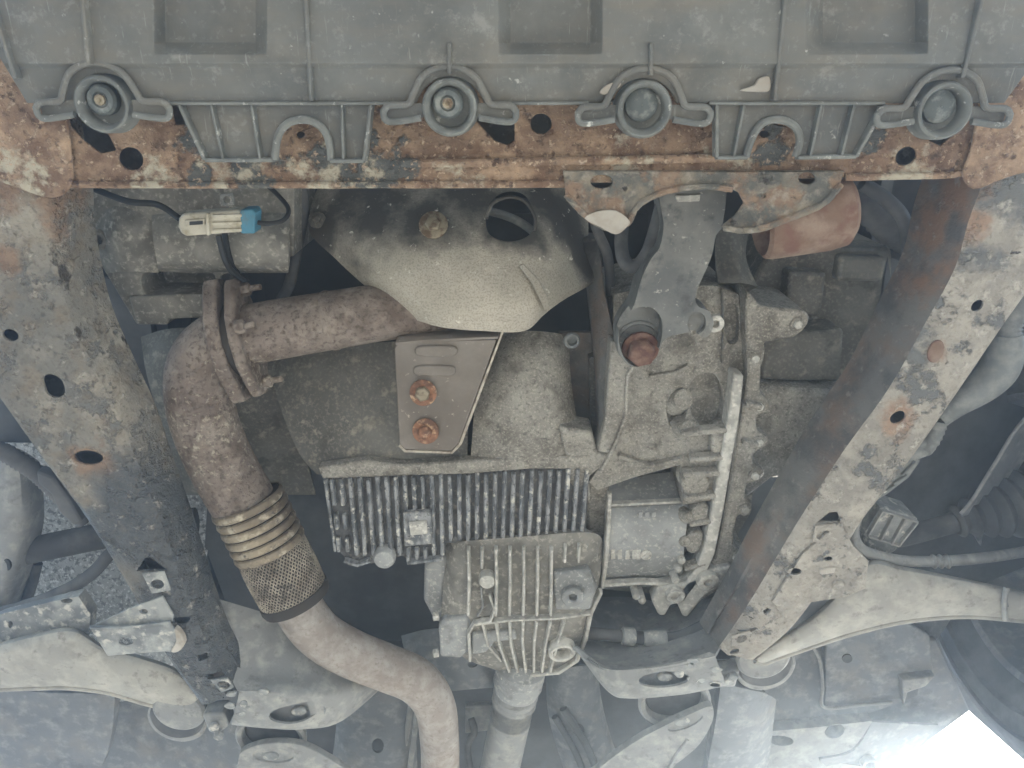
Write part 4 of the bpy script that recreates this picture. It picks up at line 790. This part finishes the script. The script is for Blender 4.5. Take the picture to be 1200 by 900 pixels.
# upper pressing seen above the cream arm
lk = thing('track_rod', 'grey pressed link with small holes lying above the exhaust-side control arm', 'steering link', P(50, 730, -.06))
slab('link_plate', [(-60, 745), (0, 720), (60, 705), (92, 699), (106, 720), (104, 745), (60, 745), (0, 758), (-60, 775)], -.055, .02, M['tab'], lk, holes=[ell(78, 704, 7, 3), ell(12, 732, 3, 4)], bevel=.003)
tube('brake_pipe', [(-30, 725, -.07), (30, 710, -.075), (80, 690, -.08), (110, 670, -.085), (135, 645, -.09), (170, 640, -.12)], M['rubber'], lk, r=.0095, seg=12)
st = thing('suspension_strut', 'smooth grey suspension upright beside the felt arch liner', 'suspension upright', P(10, 640, -.12))
loft('upright_casting', [[(-60, 520, -.2), (-20, 520, -.16), (20, 525, -.15), (45, 540, -.2)], [(-60, 600, -.16), (-20, 600, -.12), (25, 600, -.12), (52, 605, -.17)], [(-60, 680, -.14), (-20, 680, -.10), (10, 680, -.10), (36, 670, -.15)], [(-60, 730, -.14), (-20, 725, -.10), (5, 722, -.10), (22, 712, -.15)]], M['pale'], st, solid=.012)
slab('upright_hole', ell(8, 662, 4, 7, -15), -.1, .004, M['black'], st)
ar = thing('drive_shaft', 'dark round drive shaft crossing in front of the felt arch liner', 'drive shaft', P(90, 640, -.13))
tube('shaft_bar', [(-10, 655, -.15), (60, 640, -.15), (150, 622, -.16), (230, 610, -.18)], M['rubber'], ar, r=.021, seg=20)
tube('shaft_bar', [(28, 712, -.14), (36, 690, -.15), (44, 660, -.16)], M['rubber'], ar, r=.008, seg=12)
fl = loft('arch_liner', [[(-60, 520, -.30), (60, 520, -.30), (180, 530, -.30), (260, 600, -.30)], [(-60, 640, -.26), (60, 640, -.26), (160, 640, -.26), (240, 660, -.26)], [(-60, 740, -.22), (60, 740, -.22), (160, 730, -.22), (240, 720, -.22)], [(-60, 830, -.19), (60, 830, -.19), (160, 820, -.19), (240, 810, -.19)]], M['felt'], None, solid=.004)
tag(fl, 'light grey speckled felt wheel-arch liner seen through the gap', 'arch liner')

# left corrugated harness at the rail edge
def corrugated(name, pts, r, label, cat, mat='conduit', pitch=.0055, parent=None):
    cs = cr([V(p) for p in pts], 24); verts, faces = [], []
    # resample by length
    out = [cs[0]]; acc = 0
    for a_, b_ in zip(cs, cs[1:]):
        acc += (b_ - a_).length
        if acc > pitch / 2: out.append(b_); acc = 0
    fr = frames(out); seg = 14
    for i, (c_, (t, u, v)) in enumerate(zip(out, fr)):
        q = r * (1 if i % 2 else .86)
        for k in range(seg): verts.append(c_ + (u * math.cos(2 * PI * k / seg) + v * math.sin(2 * PI * k / seg)) * q)
    for i in range(len(out) - 1):
        for k in range(seg): faces.append([i * seg + k, i * seg + (k + 1) % seg, (i + 1) * seg + (k + 1) % seg, (i + 1) * seg + k])
    o = mk(name, verts, faces, M[mat], parent, angle=80)
    if not parent: tag(o, label, cat)
    return o
corrugated('corrugated_hose', [(-40, 515, -.05), (0, 528, -.05), (22, 540, -.05), (45, 556, -.05), (70, 580, -.05), (100, 612, -.06)], .013, 'ribbed black hose running along the rail near the felt arch liner', 'hose', 'rubber')
hc = slab('hose_clip', [(42, 552), (62, 560), (84, 590), (96, 612), (86, 616), (68, 600), (60, 580), (44, 566)], -.03, .02, M['rubber'], None, bevel=.003)
tag(hc, 'black plastic clip holding the ribbed hose to the rail', 'hose clip')
h1 = thing('wiring_harness', 'corrugated wiring harness and plugs clipped along the pale rail', 'wiring harness', P(1100, 500, -.05))
corrugated('conduit', [(1230, 300, -.06), (1200, 340, -.06), (1184, 375, -.06), (1178, 400, -.06)], .017, '', '', parent=h1)
tube('sleeve', [(1180, 390, -.06, .019), (1174, 425, -.06, .024), (1155, 450, -.06, .022), (1120, 475, -.05, .016), (1100, 492, -.045, .012)], M['conduit'], h1, seg=16)
corrugated('conduit', [(1100, 492, -.045), (1092, 512, -.045), (1082, 525, -.045)], .013, '', '', parent=h1)
slab('plug', [(1062, 523), (1076, 512), (1090, 520), (1100, 524), (1092, 534), (1074, 540)], -.035, .03, M['conduit'], h1, bevel=.003)
slab('plug', [(1050, 545), (1074, 532), (1080, 540), (1066, 560), (1040, 580), (1018, 592), (1022, 580)], -.035, .03, M['conduit'], h1, bevel=.003)
for a_, b_ in (((1056, 556), (1072, 540)), ((1046, 566), (1062, 556)), ((1034, 576), (1048, 568))): rib('plug_ridge', [(a_[0], a_[1], -.035), (b_[0], b_[1], -.035)], .004, .004, M['plastic_edge'], h1)
slab('module', [(1033, 594), (1076, 608), (1052, 640), (1012, 628)], -.06, .05, M['tab'], h1, bevel=.002)
for a_, b_ in (((1033, 597), (1016, 626)), ((1047, 601), (1030, 632)), ((1060, 606), (1043, 637)), ((1074, 610), (1052, 638)), ((1033, 597), (1074, 610)), ((1016, 627), (1052, 638))): rib('module_rib', [(a_[0], a_[1], -.06), (b_[0], b_[1], -.06)], .004, .006, M['pale'], h1)
tube('module_lead', [(1006, 600, -.05), (1000, 625, -.045), (1012, 645, -.045), (1050, 656, -.05), (1090, 658, -.055), (1130, 656, -.06), (1180, 650, -.09), (1230, 640, -.16), (1280, 620, -.24)], M['pale'], h1, r=.008, seg=12)
for k in range(3): lathe('lead_band', [(.0085, -.003), (.011, 0), (.0085, .003)], P(1094 + k * 8, 658, -.0555), Vector((1, -.1, 0)), M['pale'], h1, seg=14)
slab('module_boss', ell(1035, 640, 18, 11), -.07, .03, M['tab'], h1, bevel=.004)

# ------------------------------------------------------------------ right wheel arch: liner, tyre, inner panels
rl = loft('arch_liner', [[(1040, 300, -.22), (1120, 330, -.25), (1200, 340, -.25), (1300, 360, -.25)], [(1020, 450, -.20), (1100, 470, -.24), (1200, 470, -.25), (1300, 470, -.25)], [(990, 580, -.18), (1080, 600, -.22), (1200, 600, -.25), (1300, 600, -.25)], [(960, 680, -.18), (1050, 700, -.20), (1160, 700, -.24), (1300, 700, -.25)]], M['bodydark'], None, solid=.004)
tag(rl, 'dark smooth wheel-arch liner behind the wiring harness', 'arch liner')
fs = loft('splash_flap', [[(1260, 440, -.16), (1200, 492, -.15), (1165, 545, -.14), (1140, 585, -.135), (1126, 602, -.13)], [(1280, 480, -.20), (1220, 530, -.19), (1180, 580, -.18), (1156, 610, -.17), (1150, 640, -.17)]], M['body'], None, m=1, solid=.003)
tag(fs, 'thin curved splash flap with a pale edge inside the wheel arch', 'splash flap')
tube('flap_edge', [(1260, 440, -.158), (1200, 492, -.148), (1165, 545, -.138), (1140, 585, -.133), (1126, 602, -.128)], M['pale'], fs, r=.0028, seg=8)
dj = thing('drive_joint', 'dark ribbed drive joint boot beside the splash flap', 'drive joint', P(1150, 620, -.15))
jp, ja = P(1118, 612, -.15), (P(1230, 580, -.16) - P(1118, 612, -.15)).normalized()
prof = [(.02, 0)]
for k in range(7): prof += [(.026 + .006 * k, .006 + .02 * k), (.020 + .006 * k, .016 + .02 * k)]
prof += [(.066, .16), (.07, .2), (.07, .26)]
lathe('joint_boot', prof, jp, ja, M['rubber'], dj, seg=32)
tube('joint_shaft', [P(1000, 640, -.15), P(1060, 628, -.15), jp + ja * .02], M['rubber'], dj, r=.016, seg=16)
wh = thing('wheel', 'dark rubber tyre on its wheel at the open bright wheel arch', 'wheel', Vector((.86, .62, 2.0)))
lathe('tyre', [(.225, -.09), (.25, -.105), (.29, -.112), (.325, -.10), (.34, -.08), (.343, 0), (.34, .08), (.325, .10), (.29, .112), (.25, .105), (.225, .09)], Vector((.88, .66, 2.0)), (1, 0, 0), M['rubber'], wh, seg=64, cap=False)
for r_ in (.262, .30): lathe('tyre_bead', [(r_ - .004, -.108), (r_, -.1145), (r_ + .004, -.108)], Vector((.88, .66, 2.0)), (1, 0, 0), M['rubber'], wh, seg=64, cap=False)
lathe('rim', [(.225, -.09), (.215, -.085), (.20, -.02), (.19, .02), (.05, .03), (.001, .03)], Vector((.88, .66, 2.0)), (1, 0, 0), M['body'], wh, seg=48, cap=False)

# inner panels behind the right arm
pn = thing('inner_panel', 'bluish grey folded inner panel behind the control arm that reaches the tyre', 'body panel', P(1000, 790, -.15))
loft('panel_sheet', [[(880, 650, -.24), (960, 640, -.24), (1060, 640, -.24), (1120, 640, -.26)], [(880, 730, -.2), (960, 720, -.2), (1060, 715, -.2), (1120, 712, -.22)], [(900, 790, -.17), (960, 790, -.17), (1040, 780, -.17), (1085, 770, -.19)], [(880, 850, -.15), (960, 848, -.15), (1020, 835, -.15), (1075, 815, -.16)]], M['body'], pn, solid=.004)
slab('panel_box', [(944, 752), (953, 748), (968, 758), (966, 828), (1030, 824), (1056, 820), (1058, 800), (1095, 792), (1090, 745), (1050, 722), (960, 735)], -.155, .02, M['body'], pn, bevel=.005)
tube('panel_fold', [(950, 752, -.152), (961, 775, -.15), (964, 805, -.148), (966, 829, -.147), (1010, 826, -.147), (1045, 823, -.148)], M['pale'], pn, r=.003, seg=8)
slab('panel_foot', [(1057, 797), (1097, 792), (1085, 805), (1064, 812), (1060, 828)], -.14, .03, M['pale'], pn, bevel=.003)
slab('panel_hole', ell(993, 772, 6, 5), -.1535, .002, M['rubber'], pn)
sl_ = thing('sill_rail', 'pale crusted sill rail with oval holes at the edge of the floor', 'sill rail', P(950, 870, -.12))
slab('rail_face', [(875, 905), (885, 870), (890, 858), (960, 852), (1022, 845), (1018, 862), (1000, 880), (960, 890), (1020, 900), (1010, 960), (870, 960)], -.13, .04, M['pale'], sl_, holes=[ell(915, 868, 15, 6, 5), ell(978, 857, 12, 8, -15), ell(890, 889, 9, 5)], bevel=.004)
loft('rail_underside', [[(1022, 846, -.13), (1000, 880, -.125), (960, 890, -.125)], [(1100, 850, -.15), (1060, 890, -.15), (1000, 930, -.15)]], M['body'], sl_, m=1, solid=.004)
ring('rail_eye', 1018, 895, -.12, .014, .008, M['pale'], sl_)
lg = loft('chassis_leg', [[(845, 800, -.05), (868, 806, -.05), (895, 812, -.06), (910, 820, -.1)], [(838, 850, -.06), (862, 855, -.06), (890, 855, -.07), (905, 860, -.1)], [(828, 905, -.07), (850, 910, -.07), (880, 910, -.08), (900, 910, -.1)], [(820, 980, -.08), (845, 985, -.08), (875, 985, -.09), (900, 985, -.1)]], M['body'], None, solid=.03)
tag(lg, 'grey chassis leg running back from the rear pad near the tyre side', 'chassis leg')

# left lower flap
lf = slab('mud_flap', sm([(-60, 812), (60, 812), (128, 814), (134, 820), (131, 860), (122, 892), (112, 900), (60, 902), (-60, 905)], 3), -.10, .02, M['body'], None, bevel=.008, seg=3)
tag(lf, 'smooth dark grey flap below the exhaust-side control arm', 'mud flap')
lf2 = loft('arch_liner', [[(-80, 720, -.24), (60, 740, -.24), (180, 760, -.24), (280, 780, -.22)], [(-80, 830, -.2), (60, 830, -.2), (180, 840, -.2), (280, 850, -.18)], [(-80, 960, -.17), (60, 960, -.17), (180, 960, -.17), (300, 960, -.16)]], M['body'], None, solid=.004)
tag(lf2, 'grey inner arch liner behind the smooth flap', 'arch liner')

# ------------------------------------------------------------------ rear mounts and braces
def mountset(label, x, y, s, pl, bx, by, e):
    t = thing('body_mount', label, 'body mount', P(x, y, -.03))
    lathe('mount_collar', [(.046, -.03), (.054, -.008), (.056, .002), (.052, .006), (.046, .003), (.043, -.008)], P(x, y, -.035), Vector((0, .1, -1)), M['pale'], t, seg=40, cap=False)
    lathe('rubber_mount', [(.044, -.04), (.046, -.012), (.040, -.008), (.01, -.006)], P(x, y, -.035), Vector((0, .1, -1)), M['rubber'], t, seg=40)
    return t
mountset('round pale body mount collar next to the tail pipe', 318, 864, 1, None, 0, 0, 0)
mountset('round rubber body mount under the pad by the chassis leg', 790, 822, -1, None, 0, 0, 0)
b1_ = thing('floor_brace', 'pale floor brace with an oval bolt pad running back below the tail pipe', 'brace', P(330, 890, -.02))
slab('brace_plate', sm([(279, 890), (285, 880), (310, 872), (345, 872), (372, 882), (420, 912), (470, 950), (400, 990), (290, 990), (278, 920)], 3), -.010, .012, M['pale'], b1_, bevel=.004, seg=3, cut=[(ell(320, 886, 24, 8, 3), .02, -.013, -.01)])
slab('brace_bolt', ell(317, 887, 10, 5), -.011, .006, M['tab'], b1_, bevel=.002)
b2_ = thing('floor_brace', 'pale floor brace with a rounded tip running back beside the propeller shaft', 'brace', P(790, 860, -.02))
slab('brace_plate', sm([(834, 828), (835, 845), (820, 872), (800, 890), (785, 905), (740, 980), (600, 990), (690, 910), (740, 872), (780, 850), (815, 834)], 3), -.010, .012, M['pale'], b2_, bevel=.004, seg=3, cut=[(ell(803, 847, 22, 7, -22), .02, -.013, -.01)])
rib('brace_crease', [(806, 866, -.010), (792, 885, -.010), (780, 905, -.010), (768, 940, -.010)], .006, .004, M['pale'], b2_)
slab('brace_bolt', ell(800, 847, 9, 4.5, -10), -.011, .006, M['tab'], b2_, bevel=.002)

# ------------------------------------------------------------------ floor panels, tunnel, shields behind
slab('floor_panel', [(370, 740), (560, 730), (700, 730), (880, 760), (900, 1100), (300, 1100)], -.30, .01, M['body'], body)
loft('floor_rail', [[(395, 790, -.19), (420, 785, -.16), (460, 785, -.16), (480, 785, -.19)], [(392, 870, -.17), (415, 870, -.15), (468, 870, -.15), (488, 870, -.18)], [(370, 1000, -.15), (400, 1000, -.13), (470, 1000, -.13), (492, 1000, -.16)]], M['body'], body, solid=.004, cut=[(ell(443, 872, 7, 8), -.05, -.25, -.15)])
loft('floor_rail', [[(640, 790, -.19), (655, 785, -.16), (685, 780, -.16), (700, 785, -.19)], [(645, 850, -.17), (662, 850, -.15), (698, 850, -.15), (712, 850, -.18)], [(680, 960, -.15), (690, 960, -.13), (735, 960, -.13), (750, 960, -.16)]], M['body'], body, solid=.004, cut=[(ell(678, 854, 6.5, 7.5), -.05, -.25, -.15)])
loft('rear_engine_shield', [[(470, 745, -.16), (500, 738, -.15), (540, 735, -.15), (575, 735, -.17)], [(480, 770, -.14), (515, 768, -.13), (550, 768, -.13), (580, 768, -.15)], [(530, 810, -.13), (550, 808, -.125), (575, 806, -.125), (590, 806, -.14)]], M['body'], body, solid=.004, cut=[(ell(554, 777, 6, 3.5), -.05, -.2, -.13)])
tube('floor_pipe', [(560, 940, -.12), (548, 880, -.12), (556, 858, -.12), (552, 842, -.13)], M['rubber'], body, r=.006, seg=10)
slab('pipe_clip', [(545, 828), (578, 826), (576, 856), (545, 860)], -.16, .01, M['pale'], body, bevel=.002)
for pts, rr in (([(660, 830, -.15), (690, 880, -.14), (720, 960, -.13)], .007), ([(650, 840, -.15), (678, 890, -.14), (700, 960, -.13)], .006)): tube('floor_pipe', pts, M['bodydark'], body, r=rr, seg=10)
for pts in ([(485, 800, -.16), (478, 850, -.16), (462, 960, -.16)], [(492, 800, -.16), (487, 850, -.15), (472, 960, -.15)]): tube('floor_pipe', pts, M['pale'], body, r=.005, seg=10)
# steering rack / hoses behind gearbox
sr = thing('steering_rack', 'grey steering rack with a crimped hose behind the gearbox', 'steering rack', P(760, 740, -.08))
loft('rack_housing', [[(690, 700, -.2), (740, 700, -.2), (800, 710, -.2), (850, 700, -.2)], [(690, 730, -.12), (740, 738, -.12), (800, 735, -.12), (840, 722, -.12)], [(680, 755, -.10), (740, 758, -.10), (800, 752, -.10), (850, 740, -.10)]], M['body'], sr, solid=.01)
tube('hose', [(690, 742, -.085), (720, 745, -.08), (745, 747, -.08), (790, 748, -.08), (820, 736, -.08), (845, 722, -.085), (862, 700, -.09), (874, 660, -.1)], M['rubber'], sr, r=.010, seg=14)
lathe('crimp', [(.011, 0), (.014, .002), (.014, .020), (.011, .022)], P(728, 745, -.079), (P(748, 747, -.08) - P(728, 745, -.079)), M['tab'], sr, seg=16)
lathe('crimp', [(.011, 0), (.0125, .002), (.0125, .034), (.011, .036)], P(754, 748, -.08), (P(790, 748, -.08) - P(754, 748, -.08)), M['tab'], sr, seg=16)
# far firewall items behind the exhaust, and an added black bay backing
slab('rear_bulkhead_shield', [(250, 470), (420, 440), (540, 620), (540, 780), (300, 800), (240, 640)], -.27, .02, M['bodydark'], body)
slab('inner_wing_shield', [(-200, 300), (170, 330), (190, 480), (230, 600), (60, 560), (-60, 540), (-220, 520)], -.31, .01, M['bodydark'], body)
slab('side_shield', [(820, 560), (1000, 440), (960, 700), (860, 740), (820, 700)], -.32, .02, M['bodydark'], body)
slab('bay_dark_backing', [(-100, 100), (1300, 100), (1300, 420), (-100, 420)], -.52, .02, M['black'], body)  # black sheet added behind the bay to darken the gaps
ul = thing('engine_side_cover', 'rough dark cast cover behind the elbow of the exhaust', 'engine cover', P(200, 420, -.2))
loft('cover_shell', [[(165, 395, -.24), (200, 385, -.22), (260, 385, -.22), (330, 400, -.24)], [(172, 440, -.2), (205, 430, -.18), (260, 430, -.18), (340, 440, -.2)], [(190, 500, -.2), (220, 500, -.18), (280, 500, -.18), (350, 500, -.2)], [(215, 580, -.22), (250, 580, -.2), (300, 580, -.2), (370, 580, -.22)]], M['cast_dark'], ul, solid=.01)
ch = corrugated('corrugated_hose', [(985, 200, -.22), (1015, 240, -.20), (1045, 270, -.20), (1080, 290, -.22)], .022, 'dark corrugated intake hose above the rusty sleeve', 'hose', 'rubber', pitch=.009)
sp = slab('sill_panel', [(1000, 800), (1050, 745), (1098, 750), (1137, 833), (1090, 868), (1040, 912), (1000, 960), (940, 960)], -.17, .012, M['body'], None, bevel=.003)
tag(sp, 'bluish grey floor edge panel bordering the bright wheel-arch opening', 'floor panel')
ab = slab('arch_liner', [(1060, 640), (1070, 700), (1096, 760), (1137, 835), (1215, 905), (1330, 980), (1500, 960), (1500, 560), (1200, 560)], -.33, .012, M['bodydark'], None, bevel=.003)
tag(ab, 'dark flat wheel-arch liner behind the tyre', 'arch liner')

# ------------------------------------------------------------------ added volume for lens veil
hz = wbox('veil_volume', (-9.5, -9.5, -1), (9.5, 9.5, 3.0), M['black'], None)
hm = bpy.data.materials.new('lens veil volume'); hm.use_nodes = True; t_ = hm.node_tree; t_.nodes.remove(t_.nodes['Principled BSDF'])
pv = t_.nodes.new('ShaderNodeVolumePrincipled'); pv.inputs['Color'].default_value = (.70, .85, 1, 1); pv.inputs['Density'].default_value = .075; pv.inputs['Anisotropy'].default_value = .73  # bluish forward-scattering volume, added to imitate lens veil
t_.links.new(pv.outputs[0], t_.nodes['Material Output'].inputs['Volume'])
hz.data.materials.clear(); hz.data.materials.append(hm); tag(hz, 'thin bluish volume under the car, added for lens veil', 'veil_volume', kind='stuff')

for pts, rr, mm, lb in (([(352, 215, -.2), (356, 245, -.2), (350, 280, -.2), (340, 330, -.2), (330, 350, -.22)], .008, 'rubber', 'thin black hose hanging between the compressor and the heat shield'),
                        ([(112, 222, -.11), (150, 236, -.10), (185, 240, -.10), (210, 256, -.09)], .004, 'black', 'thin black wire leading to the cream electrical plug'),
                        ([(690, 235, -.2), (700, 270, -.18), (712, 300, -.18), (716, 345, -.18)], .007, 'rubber', 'thin black hose between heat shield and engine mount arm'),
                        ([(1010, 215, -.12), (1040, 235, -.12), (1060, 260, -.13), (1065, 300, -.16)], .009, 'rubber', 'black hose beside the rusty bush sleeve')):
    o = tube('engine_bay_hose', pts, M[mm], None, r=rr, seg=12); tag(o, lb, 'hose')
